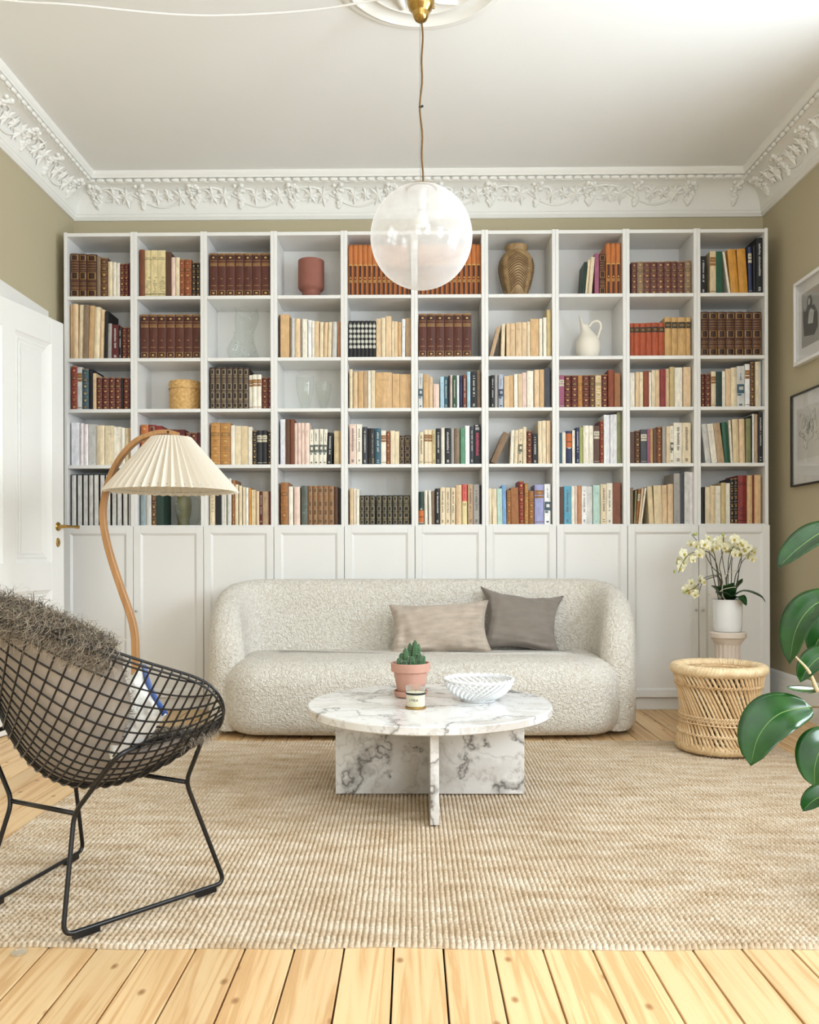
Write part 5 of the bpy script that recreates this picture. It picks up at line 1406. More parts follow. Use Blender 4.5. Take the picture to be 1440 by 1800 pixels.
mb = MB(); mb.lathe([(0.0, GC+GR*1.012), (0.03, GC+GR*1.010), (0.058, GC+GR*0.975), (0.063, GC+GR*0.955), (0.061, GC+GR*0.945), (0.0, GC+GR*0.95)], 40, cap=False); mb.build('gallery_cap', M['brass'], pd, smooth=40)
mb = MB(); mb.lathe([(0.0, GC+GR*0.93), (0.052, GC+GR*0.93), (0.054, GC+GR*0.90), (0.0, GC+GR*0.90)], 32, cap=False); mb.lathe([(0.017, GC+GR*0.90), (0.017, 2.196-z0), (0.0, 2.196-z0)], 24, cap=False); mb.build('lamp_holder', M['white_plastic'], pd, smooth=40)
mb = MB(); mb.lathe([(0.0, 2.128-z0), (0.012, 2.130-z0), (0.022, 2.138-z0), (0.0275, 2.152-z0), (0.0255, 2.166-z0), (0.018, 2.180-z0), (0.0135, 2.195-z0), (0.0, 2.196-z0)], 28, cap=False); mb.build('bulb', simple('opal_bulb', (246, 244, 238), 0.35), pd, smooth=True)
mb = MB(); pts = []
for k in range(25):
    u = k/24; pts.append((0.002+0.004*math.sin(u*9)+0.003*math.sin(u*21), 0.001*math.sin(u*7), 2.918-z0-(2.918-2.289)*u))
mb.tube(pts, 0.0035, 8); mb.build('cord', M['cord_brown'], pd, smooth=True)
mb = MB(); mb.tube([(-0.0035, 0, 2.92-z0), (-0.0035, 0, 2.29-z0)], 0.0011, 6); mb.build('steel_wire', M['chrome'], pd)
mb = MB(); mb.tube([(-0.008, 0, 2.588-z0), (0.008, 0, 2.595-z0)], 0.0045, 8); mb.build('cord_clip', M['black_metal'], pd)
mb = MB(); mb.lathe([(0.0, 2.914-z0), (0.010, 2.915-z0), (0.022, 2.923-z0), (0.029, 2.936-z0), (0.031, 2.948-z0), (0.033, 2.952-z0), (0.044, 2.966-z0), (0.050, 2.978-z0), (0.0525, 2.988-z0), (0.0525, 3.0-z0), (0.048, 3.012-z0), (0.035, 3.03-z0), (0.02, 3.042-z0), (0.012, 3.072-z0), (0.0, 3.073-z0)], 40, cap=False); mb.build('canopy', M['brass'], pd, smooth=50)
for a in (0.4, 2.4, 4.6):
    mb = MB(); mb.sphere((0.0535*math.cos(a), 0.0535*math.sin(a), 2.985-z0), 0.006, 10, 6); mb.build('screw_knob', M['brass'], pd, smooth=True)
cb = MB(); cb.tube(catmull([(XL+0.005, -1.60, 3.085), (-1.622, -1.53, 3.052), (-1.344, -1.50, 3.048), (-0.98, -1.440, 3.046), (-0.708, -1.43, 3.047), (-0.385, -1.456, 3.05), (-0.067, -1.53, 3.052), (-0.025, -1.565, 3.045)], 10), 0.0042, 8)
tag(cb.build('ceiling_cable', M['white_plastic'], smooth=True), 'thin white cable slung below the ceiling to the brass canopy', 'cable')

# ================================================================ bentwood floor lamp
def pale_wood(name, rgb, sx=(30, 30, 2.2), rough=0.42):
    m, nt, b = newmat(name); c = srgb(rgb)
    tc = N(nt, 'ShaderNodeTexCoord'); mp = N(nt, 'ShaderNodeMapping'); mp.inputs['Scale'].default_value = sx; nt.links.new(tc.outputs['Object'], mp.inputs[0])
    nz = N(nt, 'ShaderNodeTexNoise', i_Scale=2.0, i_Detail=5.0); nt.links.new(mp.outputs[0], nz.inputs['Vector'])
    r = ramp(nt, [(0.3, mul(c, 0.78)), (0.7, mul(c, 1.12))]); nt.links.new(nz.outputs[0], r.inputs[0]); nt.links.new(r.outputs[0], b.inputs['Base Color'])
    b.inputs['Roughness'].default_value = rough; bump(nt, b, nz.outputs[0], 0.1, 0.002)
    return m
M['beech'] = pale_wood('lacquered_beech', (184, 136, 88))
LY = -1.146
lamp = thing('floor_lamp', 'bentwood floor lamp with pleated cream shade behind the wire chair', 'floor lamp', (-1.222, LY, 0.0006))
pole = catmull([(0.0, 0, 0.02), (0.0, 0, 0.2), (0.0, 0, 0.326), (0.0, 0, 0.5), (-0.015, 0, 0.599), (-0.057, 0, 0.722), (-0.106, 0, 0.871), (-0.135, 0, 0.995), (-0.138, 0, 1.094), (-0.113, 0, 1.205), (-0.063, 0, 1.304), (0.007, 0, 1.376), (0.082, 0, 1.408), (0.144, 0, 1.414), (0.190, 0, 1.403)], 6)
wd = [0.0195-0.0065*min(1, i/len(pole)) for i in range(len(pole))]
mb = MB()
rows = []
for i, p in enumerate(pole):
    t_ = pole[min(i+1, len(pole)-1)]-pole[max(i-1, 0)]; t_.normalize(); nn = Vector((-t_.z, 0, t_.x))
    a = wd[i]*0.78; b_ = 0.017
    rows.append([p+nn*s0*a+Vector((0, s1*b_, 0)) for s0, s1 in ((-1, -0.75), (-0.75, -1), (0.75, -1), (1, -0.75), (1, 0.75), (0.75, 1), (-0.75, 1), (-1, 0.75))])
mb.grid(rows, closed_v=True); mb.face(list(range(8))[::-1]); mb.face([(len(rows)-1)*8+k for k in range(8)])
mb.build('bent_pole', M['beech'], lamp, smooth=35)
mb = MB(); mb.lathe([(0.0, 0.0), (0.115, 0.0), (0.118, 0.004), (0.116, 0.014), (0.10, 0.02), (0.03, 0.026), (0.0, 0.027)], 40, cap=False); mb.build('base', M['black_metal'], lamp, smooth=40)
def pleat_mat():
    m, nt, b = newmat('pleated_paper')
    out = nt.nodes['Material Output']
    df = N(nt, 'ShaderNodeBsdfDiffuse'); df.inputs[0].default_value = srgb(240, 232, 218); tl_ = N(nt, 'ShaderNodeBsdfTranslucent'); tl_.inputs[0].default_value = srgb(238, 226, 206)
    mx = N(nt, 'ShaderNodeMixShader'); mx.inputs[0].default_value = 0.28; nt.links.new(df.outputs[0], mx.inputs[1]); nt.links.new(tl_.outputs[0], mx.inputs[2]); nt.links.new(mx.outputs[0], out.inputs['Surface'])
    return m
SX = 0.159
npl = 46; rows = []
zt_, zb_ = 1.392, 1.158
for i in range(9):
    u = i/8; row = []
    for k in range(npl*2):
        a = 2*PI*k/(npl*2); up = k % 2
        r_ = 0.083+(0.276-0.083)*u**1.0; am = 0.004+0.0115*u
        rr = r_+(am if up else -am)
        row.append((SX+rr*math.cos(a), rr*math.sin(a), zt_-(zt_-zb_)*u-(0.0035 if (i == 8 and up) else 0)))
    rows.append(row)
mb = MB(); mb.grid(rows, closed_v=True); mb.build('pleated_shade', pleat_mat(), lamp)
mb = MB(); mb.tube([(SX+0.255*math.cos(2*PI*k/64), 0.255*math.sin(2*PI*k/64), zb_+0.012) for k in range(64)], 0.0016, 6, closed=True)
for k in range(3):
    a = k*2*PI/3+0.4; mb.tube([(SX+0.02*math.cos(a), 0.02*math.sin(a), zt_-0.01), (SX+0.078*math.cos(a), 0.078*math.sin(a), zt_-0.012)], 0.0016, 6)
mb.build('shade_frame', M['chrome'], lamp)
mb = MB(); mb.lathe([(0.0, 1.345), (0.018, 1.345), (0.02, 1.35), (0.02, 1.398), (0.016, 1.402), (0.0, 1.402)], 20, c=(SX, 0, 0), cap=False)
mb.box(SX-0.07, SX+0.022, -0.010, 0.010, 1.394, 1.404, 0.002); mb.build('lamp_socket', M['black_metal'], lamp, smooth=40)
mb = MB(); mb.sphere((SX, 0, 1.31), 0.03, 16, 10); mb.build('bulb', simple('opal_bulb_b', (246, 244, 238), 0.35), lamp, smooth=True)
mb = MB(); mb.lathe([(0.0, 0.004), (0.0045, 0.004), (0.0045, 0.0)], 10); mb.xf(Matrix.Translation((0.150, -0.0168, 1.413)) @ Matrix.Rotation(PI/2, 4, 'X')); mb.build('screw', M['black_metal'], lamp)
# ================================================================ wire chair with sheepskin and cushion
CH = Vector((-0.835, -2.695, RZ)); CRZ = math.atan2(-0.462, 0.887)
chair = thing('wire_chair', 'black wire lounge chair with diamond mesh shell on a sled base', 'chair', CH, CRZ)
_B, _R, _F = Vector((0, -0.43, 0.845)), Vector((0.46, 0.02, 0.602)), Vector((0, 0.33, 0.43))
_BR, _RF, _C = Vector((0.275, -0.11, 0.645)), Vector((0.265, 0.15, 0.43)), Vector((0, -0.085, 0.327))
def mir(p): return Vector((-p.x, p.y, p.z))
_G = {(-1, -1): _B, (1, -1): _R, (-1, 1): mir(_R), (1, 1): _F, (0, -1): _BR, (1, 0): _RF, (-1, 0): mir(_BR), (0, 1): mir(_RF), (0, 0): _C}
def lag(t): return {-1: t*(t-1)/2, 0: 1-t*t, 1: t*(t+1)/2}
def shell(u, v):
    a, b_ = lag(u), lag(v); p = Vector((0, 0, 0))
    for (i, j), q in _G.items(): p += q*(a[i]*b_[j])
    return p - Vector((0, 0, RZ))
def shell_n(u, v):
    """unit normal pointing to the sitter"""
    e = 0.01
    du = shell(u+e, v)-shell(u-e, v); dv = shell(u, v+e)-shell(u, v-e)
    n = du.cross(dv); n.normalize()
    if n.z < 0: n = -n
    return n
SE = 4.1
def lim(t): return max(0.0, 1-abs(t)**SE)**(1/SE)
nw = 26
for fam in (0, 1):
    for k in range(nw):
        t_ = -1+2*(k+0.5)/nw*1.0
        m_ = lim(t_)
        if m_ < 0.15: continue
        pts = []
        for q in range(33):
            s_ = -m_+2*m_*q/32
            p = shell(t_, s_) if fam == 0 else shell(s_, t_)
            n_ = shell_n(t_, s_) if fam == 0 else shell_n(s_, t_)
            pts.append(p + n_*(0.0022 if fam else -0.0022))
        mb = MB(); mb.tube(pts, 0.0023, 6); mb.build('mesh_wire', M['black_metal'], chair, smooth=True)
rim_pts = []; rim2 = []
for k in range(160):
    a = 2*PI*k/160; c_, s_ = math.cos(a), math.sin(a)
    r_ = 1/((abs(c_)**SE+abs(s_)**SE)**(1/SE))
    p = shell(r_*c_, r_*s_); n_ = shell_n(r_*c_, r_*s_)
    rim_pts.append(p); rim2.append(shell(r_*c_*0.985, r_*s_*0.985)-n_*0.007)
mb = MB(); mb.tube(rim_pts, 0.0036, 8, closed=True); mb.build('rim_wire', M['black_metal'], chair, smooth=True)
mb = MB(); mb.tube(rim2, 0.0028, 6, closed=True); mb.build('rim_wire', M['black_metal'], chair, smooth=True)
def fillet(pts, rad, n=6):
    """polyline with rounded corners"""
    P = [Vector(p) for p in pts]; out = [P[0]]
    for i in range(1, len(P)-1):
        a = (P[i-1]-P[i]); b_ = (P[i+1]-P[i]); r_ = min(rad, a.length*0.45, b_.length*0.45)
        A = P[i]+a.normalized()*r_; B = P[i]+b_.normalized()*r_
        for k in range(n+1):
            t = k/n; out.append(A*(1-t)**2+P[i]*2*t*(1-t)+B*t*t)
    out.append(P[-1]); return out
ROD = 0.0058
for s in (-1, 1):
    zr = 0.016
    loop = [(s*0.235, -0.02, 0.428), (s*0.232, -0.125, 0.414), (s*0.108, -0.142, 0.268), (s*0.147, -0.208, zr), (s*0.261, 0.208, zr), (s*0.205, 0.125, 0.290), (s*0.292, 0.105, 0.440), (s*0.235, -0.02, 0.428)]
    pts = fillet(loop, 0.028)
    mb = MB(); mb.tube(pts, ROD, 10); mb.build('leg_frame', M['black_metal'], chair, smooth=True)
    for y0, y1 in ((-0.185, -0.125), (0.125, 0.18)):
        def rp(y): 
            u = (y+0.208)/0.416; return s*(0.147+(0.261-0.147)*u)
        mb = MB(); mb.tube([(rp(y0), y0, 0.0085), (rp(y1), y1, 0.0085)], 0.009, 4, flat=(1.0, 1.0, (0, 0, 1))); mb.build('glide', M['black_metal'], chair)
for y_, x_, z_ in ((-0.142, 0.108, 0.268), (0.125, 0.205, 0.290)):
    mb = MB(); mb.tube([(-x_, y_, z_), (x_, y_, z_)], ROD, 10); mb.build('cross_bar', M['black_metal'], chair, smooth=True)

# ---- sheepskin lying over the shell
def fur_mat(name, dark, mid, light):
    m, nt, b = newmat(name)
    at = N(nt, 'ShaderNodeAttribute', attribute_name='Col'); nt.links.new(at.outputs['Color'], b.inputs['Base Color'])
    b.inputs['Roughness'].default_value = 0.75; b.inputs['Specular IOR Level'].default_value = 0.2
    return m
sk = bpy.data.objects.new('sheepskin', None); COL.objects.link(sk); sk.location = CH; sk.rotation_euler = (0, 0, CRZ); sk.empty_display_size = 0.1
tag(sk, 'grey-brown long-haired sheepskin draped over the wire chair', 'sheepskin')
def skin_pt(a, b_, off):
    u, v = a+b_, a-b_
    return shell(u, v)+shell_n(u, v)*off
def half_w(a):
    w_ = 0.45+0.05*math.sin(a*7.0)+0.03*math.sin(a*17+1)
    w_ += 0.15*min(1.0, max(0.0, (a+0.05)/0.25))
    # stay inside the shell
    lo = 0.0
    for k in range(60):
        b_ = w_*(1-k/60)
        if abs(a+b_)**SE+abs(a-b_)**SE < 0.97: return b_
    return 0.02
A0, A1 = -0.81, 0.78
rows = []
for i in range(57):
    a = A0+(A1-A0)*i/56; hw_ = half_w(a); row = []
    for j in range(33):
        b_ = -hw_+2*hw_*j/32
        row.append(skin_pt(a, b_, 0.011+0.004*mnoise.noise(Vector((a*6, b_*6, 2)))))
    rows.append(row)
mb = MB(); mb.grid(rows)
rows2 = [[p+Vector((0, 0.004, 0.005)) for p in row] for row in rows]
mb.grid(rows2, flip=True)
mb.build('hide', simple('sheepskin_hide', (176, 168, 160), 0.85, var=0.16, vscale=9, bstr=0.5, bscale=26), sk, smooth=True)
def strands(mb, roots, seed, seg=4):
    rn = random.Random(seed)
    for p, d_, ln, wd_ in roots:
        d_ = Vector(d_).normalized()
        side = d_.cross(Vector((rn.uniform(-1, 1), rn.uniform(-1, 1), rn.uniform(-1, 1)))).normalized()
        up2 = d_.cross(side)
        ph = rn.uniform(0, 6.28); cur = rn.uniform(0.12, 0.42)*ln; fr = rn.uniform(3.0, 7.5)
        tone = rn.uniform(0.65, 1.35)
        n0 = len(mb.v); cols = []
        for k in range(seg+1):
            u = k/seg
            q = p+d_*(ln*u*(1-0.25*u))+side*(cur*u*math.sin(fr*u+ph))+up2*(cur*u*math.cos(fr*u+ph))+Vector((0, 0, -0.35*ln*u*u))
            w_ = wd_*(1-0.85*u)
            mb.v.append(tuple(q-side*w_)); mb.v.append(tuple(q+side*w_))
        for k in range(seg):
            u = k/seg
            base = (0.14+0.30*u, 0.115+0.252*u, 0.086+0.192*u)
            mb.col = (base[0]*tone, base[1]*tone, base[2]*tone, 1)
            mb.face((n0+2*k, n0+2*k+1, n0+2*k+3, n0+2*k+2))
rn = random.Random(21)
M['fur'] = fur_mat('sheep_fur', None, None, None)
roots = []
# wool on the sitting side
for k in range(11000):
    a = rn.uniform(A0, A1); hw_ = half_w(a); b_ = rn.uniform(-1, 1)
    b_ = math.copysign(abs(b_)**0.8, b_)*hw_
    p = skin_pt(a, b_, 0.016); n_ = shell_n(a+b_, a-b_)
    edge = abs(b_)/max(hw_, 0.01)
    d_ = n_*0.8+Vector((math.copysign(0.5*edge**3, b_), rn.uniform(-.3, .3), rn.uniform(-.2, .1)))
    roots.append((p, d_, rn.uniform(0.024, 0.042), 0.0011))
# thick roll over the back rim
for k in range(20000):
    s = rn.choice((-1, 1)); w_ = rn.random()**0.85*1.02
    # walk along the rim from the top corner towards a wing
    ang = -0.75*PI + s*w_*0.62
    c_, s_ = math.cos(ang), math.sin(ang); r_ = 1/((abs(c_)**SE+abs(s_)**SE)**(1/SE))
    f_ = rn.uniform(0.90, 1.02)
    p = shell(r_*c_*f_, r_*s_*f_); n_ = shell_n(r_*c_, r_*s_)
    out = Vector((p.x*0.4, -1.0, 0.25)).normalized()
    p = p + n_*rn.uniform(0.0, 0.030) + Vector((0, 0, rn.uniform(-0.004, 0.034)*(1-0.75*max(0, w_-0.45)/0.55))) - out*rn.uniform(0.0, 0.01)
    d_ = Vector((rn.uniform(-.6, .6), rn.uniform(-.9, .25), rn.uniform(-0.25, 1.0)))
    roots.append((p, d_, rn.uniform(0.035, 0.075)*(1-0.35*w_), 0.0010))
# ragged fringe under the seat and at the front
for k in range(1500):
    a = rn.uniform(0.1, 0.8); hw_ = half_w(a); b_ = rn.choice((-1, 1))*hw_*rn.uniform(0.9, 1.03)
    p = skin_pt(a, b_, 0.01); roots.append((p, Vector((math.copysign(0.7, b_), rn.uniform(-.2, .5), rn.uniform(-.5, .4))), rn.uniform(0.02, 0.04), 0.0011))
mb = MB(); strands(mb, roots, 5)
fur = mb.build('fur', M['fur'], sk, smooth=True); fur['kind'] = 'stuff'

# ---- cushion on the seat
Mc = Matrix.Translation(CH) @ Matrix.Rotation(CRZ, 4, 'Z') @ Matrix.Translation((0.125, 0.012, 0.478)) @ Matrix.Rotation(R(-18), 4, 'Z') @ Matrix.Rotation(R(-42), 4, 'X') @ Matrix.Rotation(R(24), 4, 'Y')
cushion('seat_cushion', 'white cushion with a blue edge lying in the wire chair', 0.27, 0.165, 0.085, linen('white_cotton', (232, 229, 224), 0.15), 3.7, Mc, 0.012, 0.08)
for o in list(bpy.data.objects):
    if o.name.startswith('seam') and o.parent and o.parent.name == 'seat_cushion':
        mb = MB(); mb.tube([Vector((-0.135, -0.002, 0.082)), Vector((-0.068, -0.008, 0.078)), Vector((0, -0.010, 0.077)), Vector((0.068, -0.008, 0.078)), Vector((0.135, -0.002, 0.082))], 0.0075, 8)
        mb.build('blue_edge', linen('blue_cotton', (60, 88, 150), 0.3), o.parent, smooth=True)
        break
# ================================================================ cane stool
def cane_mat(name, c0, c1):
    m, nt, b = newmat(name)
    tc = N(nt, 'ShaderNodeTexCoord'); oi = N(nt, 'ShaderNodeObjectInfo')
    nz = N(nt, 'ShaderNodeTexNoise', i_Scale=38.0, i_Detail=3.0); nt.links.new(tc.outputs['Object'], nz.inputs['Vector'])
    ad = N(nt, 'ShaderNodeMath', operation='ADD'); mu = N(nt, 'ShaderNodeMath', operation='MULTIPLY'); mu.inputs[1].default_value = 0.35
    sb = N(nt, 'ShaderNodeMath', operation='SUBTRACT'); sb.inputs[1].default_value = 0.5; nt.links.new(oi.outputs['Random'], sb.inputs[0]); nt.links.new(sb.outputs[0], mu.inputs[0])
    nt.links.new(nz.outputs[0], ad.inputs[0]); nt.links.new(mu.outputs[0], ad.inputs[1])
    r = ramp(nt, [(0.25, srgb(c0)), (0.75, srgb(c1))]); nt.links.new(ad.outputs[0], r.inputs[0]); nt.links.new(r.outputs[0], b.inputs['Base Color'])
    b.inputs['Roughness'].default_value = 0.45; bump(nt, b, nz.outputs[0], 0.15, 0.002)
    return m
M['cane'] = cane_mat('split_cane', (204, 166, 118), (236, 208, 166)); M['raffia'] = cane_mat('raffia_wrap', (212, 178, 130), (240, 216, 176))
stool = thing('cane_stool', 'hourglass cane stool with wrapped rim standing beside the orchid pedestal', 'stool', (1.345, -1.035, RZ))
SH_ = 0.375
def srad(u): # u 0 bottom .. 1 top
    return 0.158+0.020*(abs(u-0.42)/0.42)**2*(1 if u < 0.42 else 0)+ (0.030*((u-0.42)/0.58)**1.8 if u > 0.42 else 0)
def cane(twist, dr, r_):
    pts = []
    for k in range(11):
        u = k/10; a = twist*(1-u); rr = srad(u)+dr
        pts.append((rr*math.cos(a), rr*math.sin(a), 0.028+(SH_-0.055)*u))
    mb = MB(); mb.tube(pts, r_, 6); me = mb.mesh('cane'); me.shade_smooth(); return me
me1, me2 = cane(0.85, 0.004, 0.0066), cane(-0.85, -0.010, 0.0056)
nca = 60
for k in range(nca):
    o = link('cane', me1, M['cane'], stool); o.rotation_euler = (0, 0, 2*PI*(k+0.15*math.sin(k*5.1))/nca)
for k in range(44):
    o = link('cane', me2, M['cane'], stool); o.rotation_euler = (0, 0, 2*PI*k/44)
def braid(mb, r_, z_, amp, cnt, th):
    for ph in (0, PI):
        pts = []
        for k in range(cnt*6):
            a = 2*PI*k/(cnt*6); rr = r_+amp*math.cos(a*cnt+ph); pts.append((rr*math.cos(a), rr*math.sin(a), z_+amp*1.1*math.sin(a*cnt+ph)))
        mb.tube(pts, th, 5, closed=True)
for z_ in (0.293, 0.158, 0.145, 0.082):
    u = (z_-0.028)/(SH_-0.055); mb = MB(); braid(mb, srad(u)+0.008, z_, 0.0045, 46, 0.0032); mb.build('braided_band', M['cane'], stool, smooth=True)
mb = MB(); mb.tube([((srad(0.3)+0.012)*math.cos(2*PI*k/60), (srad(0.3)+0.012)*math.sin(2*PI*k/60), 0.128+0.003*math.sin(4*PI*k/60)) for k in range(60)], 0.003, 6, closed=True); mb.build('braided_band', M['cane'], stool, smooth=True)
def wrapped_ring(name, R0, z_, rt, rz_, cnt, seed):
    rn = random.Random(seed); mb = MB(); rows = []; nn = cnt*4
    wob = [rn.uniform(-1, 1) for _ in range(cnt)]
    for k in range(nn):
        a = 2*PI*k/nn; ph = (k % 4)/4.0
        s_ = 1-0.10*(1 if ph == 0 else 0)+0.04*wob[(k//4) % cnt]
        row = []
        for q in range(12):
            b_ = 2*PI*q/12; row.append(((R0+rt*s_*math.cos(b_))*math.cos(a+0.04*math.sin(b_)), (R0+rt*s_*math.cos(b_))*math.sin(a+0.04*math.sin(b_)), z_+rz_*s_*math.sin(b_)))
        rows.append(row)
    mb.grid(rows, closed_u=True, closed_v=True, flip=True); return mb.build(name, M['raffia'], stool, smooth=True)
wrapped_ring('wrapped_rim', 0.183, SH_-0.016, 0.026, 0.024, 84, 1)
wrapped_ring('wrapped_foot', 0.168, 0.024, 0.020, 0.0235, 84, 2)
mb = MB(); mb.lathe([(0.168, SH_-0.022), (0.12, SH_-0.020), (0.0, SH_-0.018)], 40, cap=False); mb.build('seat_disc', M['raffia'], stool, smooth=True)
for k in range(16):
    a = 2*PI*k/16; mb = MB()
    mb.tube([(0.165*math.cos(a), 0.165*math.sin(a), SH_-0.016), (0.06*math.cos(a+0.5), 0.06*math.sin(a+0.5), SH_-0.0125), (0.165*math.cos(a+1.1), 0.165*math.sin(a+1.1), SH_-0.016)], 0.0022, 5); mb.build('seat_cord', M['cane'], stool, smooth=True)
for rr_ in (0.06, 0.105, 0.14):
    mb = MB(); mb.tube([(rr_*math.cos(2*PI*k/40), rr_*math.sin(2*PI*k/40), SH_-0.0125) for k in range(40)], 0.0022, 5, closed=True); mb.build('seat_cord', M['cane'], stool, smooth=True)

# ================================================================ pedestal and orchid
QX, QY = 1.612, -0.42
ped = thing('column_pedestal', 'small cream fluted column pedestal under the orchid pot', 'pedestal', (QX, QY, 0.0006))
M['ped'] = simple('cream_ceramic', (228, 214, 200), 0.35, var=0.04, vscale=12)
mb = MB(); mb.lathe([(0.0, 0.478), (0.088, 0.478), (0.092, 0.474), (0.092, 0.452), (0.088, 0.447), (0.082, 0.445), (0.080, 0.436), (0.072, 0.428), (0.070, 0.420), (0.066, 0.416), (0.0, 0.416)][::-1], 48, cap=False); mb.build('capital', M['ped'], ped, smooth=35)
rows = []
for z_ in (0.075, 0.08, 0.40, 0.416):
    row = []
    for k in range(96):
        a = 2*PI*k/96; fl = abs(math.sin(a*8)); r_ = (0.063 if 0.078 < z_ < 0.41 else 0.066)-(0.007*(1-fl)**0 * (1-fl) if 0.078 < z_ < 0.41 else 0)
        row.append((r_*math.cos(a), r_*math.sin(a), z_))
    rows.append(row)
mb = MB(); mb.grid(rows, closed_v=True); mb.build('fluted_shaft', M['ped'], ped, smooth=60)
mb = MB(); mb.lathe([(0.0, 0.0), (0.098, 0.0), (0.10, 0.004), (0.10, 0.03), (0.092, 0.036), (0.090, 0.05), (0.078, 0.06), (0.074, 0.076), (0.0, 0.077)], 48, cap=False); mb.build('plinth', M['ped'], ped, smooth=35)
OZ = 0.4795
orc = thing('potted_orchid', 'pale yellow orchid with arching flower stems in a white pot on the pedestal', 'potted plant', (QX, QY, OZ))
mb = MB(); mb.lathe([(0.0, 0.0), (0.062, 0.0), (0.067, 0.004), (0.071, 0.03), (0.073, 0.12), (0.0735, 0.152), (0.0765, 0.160), (0.078, 0.166), (0.075, 0.167), (0.071, 0.158), (0.069, 0.14), (0.0, 0.135)], 48, cap=False); mb.build('pot', M['glaze'], orc, smooth=45)
mb = MB(); mb.lathe([(0.070, 0.142), (0.03, 0.150), (0.0, 0.152)], 24, cap=False); mb.build('bark', M['soil'], orc, smooth=True)
M['stem'] = simple('orchid_stem', (70, 66, 46), 0.5, var=0.2, vscale=40); M['orchid_leaf'] = simple('orchid_leaf', (40, 74, 40), 0.3, var=0.2, vscale=15)
M['petal'] = simple('orchid_petal', (240, 236, 204), 0.55, var=0.08, vscale=40); M['bud'] = simple('orchid_bud', (172, 180, 96), 0.5, var=0.15, vscale=40); M['lip'] = simple('orchid_lip', (206, 186, 92), 0.5, var=0.2, vscale=60); M['root'] = simple('aerial_root', (196, 186, 168), 0.7)
PT = 0.165
def oz(X, Y): return ((X/8.0+1170-1280)/339.0, (1053-(Y/8.0+920))/339.0+PT)
rn = random.Random(12)
STEMS = [[(690, 770), (650, 520), (620, 320), (560, 215)], [(770, 750), (720, 550), (600, 400), (440, 390), (300, 440), (200, 560), (140, 680)], [(770, 750), (740, 600), (790, 380), (800, 170)], [(845, 780), (835, 560), (830, 330)],
         [(880, 770), (930, 560), (960, 330)], [(940, 760), (950, 560), (1000, 300)], [(970, 740), (1040, 600), (1060, 400)], [(1010, 760), (1040, 600), (1130, 420), (1240, 370)], [(1000, 740), (1080, 560), (1180, 480)],
         [(770, 750), (650, 600), (500, 300), (440, 210), (400, 150)], [(760, 755), (600, 740), (500, 800), (400, 900), (270, 950)], [(800, 770), (600, 770), (480, 830), (400, 985)], [(700, 600), (710, 420), (690, 330)], [(890, 740), (860, 500), (860, 370)]]
for st in STEMS:
    y0 = rn.uniform(-0.03, 0.03); y1 = rn.uniform(-0.09, 0.07); pts = []
    for k, (X, Y) in enumerate(st):
        x, z = oz(X, Y); u = k/(len(st)-1); pts.append((x, y0+(y1-y0)*u, z))
    x0_, z0_ = pts[0][0], pts[0][2]
    pts = [(x0_*0.6, y0*0.5, PT-0.012)]+pts
    mb = MB(); c_ = catmull(pts, 6); mb.tube(c_, [0.0026-0.0010*i/len(c_) for i in range(len(c_))], 6); mb.build('flower_stem', M['stem'], orc, smooth=True)
def petal(mb, ang, L_, W_, tilt):
    s0 = len(mb.v); rows = []
    for i in range(6):
        u = i/5; w_ = W_*math.sin(PI*(0.12+0.80*u))**0.8
        rows.append([(w_*v_, L_*u, 0.15*L_*(1-v_*v_)*u+tilt*L_*u*u) for v_ in (-1, -0.5, 0, 0.5, 1)])
    mb.grid(rows); mb.xf(Matrix.Rotation(ang, 4, 'Z'), s0)
def flower_me():
    mb = MB()
    for k, (L_, W_) in enumerate(((0.021, 0.0085), (0.021, 0.0125), (0.020, 0.0075), (0.020, 0.0075), (0.021, 0.0125))): petal(mb, 2*PI*k/5, L_, W_, 0.12)
    mb.mi = 1; mb.sphere((0, -0.003, 0.006), 0.0048, 8, 5); petal(mb, PI, 0.012, 0.0045, 0.6)
    me = mb.mesh('flower'); me.shade_smooth(); me.materials.append(M['petal']); me.materials.append(M['lip']); return me
fm = flower_me()
mb = MB(); mb.sphere((0, 0, 0), 0.0075, 10, 7, (0.8, 0.8, 1.25)); bud_me = mb.mesh('bud'); bud_me.shade_smooth()
FL = [(390, 275), (460, 340), (540, 320), (240, 420), (380, 470), (275, 480), (200, 530), (240, 550), (330, 500), (190, 620), (480, 810), (400, 830), (320, 910), (400, 985), (450, 900), (355, 950), (470, 780), (510, 290), (430, 300), (450, 420),
      (560, 210), (605, 230), (650, 290), (700, 320), (680, 360), (760, 230), (840, 200), (830, 290), (800, 330), (850, 370), (900, 220), (960, 290), (1015, 270), (930, 370), (1000, 380), (1065, 330), (1040, 420), (940, 420), (1120, 340), (1160, 390), (1190, 490), (1160, 450), (860, 300), (720, 280), (780, 270), (985, 330), (890, 330), (1080, 380), (1040, 300)]
for X, Y in FL:
    x, z = oz(X, Y); o = link('flower', fm, None, orc)
    o.location = (x, rn.uniform(-0.085, 0.03), z)
    o.rotation_euler = (PI/2+rn.uniform(-.6, .4), rn.uniform(-.4, .4), rn.uniform(-.9, .9)); s_ = rn.uniform(1.0, 1.4); o.scale = (s_, s_, s_)
for X, Y in ((410, 150), (140, 670), (800, 150), (1240, 375), (260, 950), (430, 145), (1110, 330), (1215, 380), (170, 640), (280, 960)):
    x, z = oz(X, Y); o = link('bud', bud_me, M['bud'], orc); o.location = (x, rn.uniform(-0.06, 0.03), z); o.rotation_euler = (0, rn.uniform(-1, 1), 0)
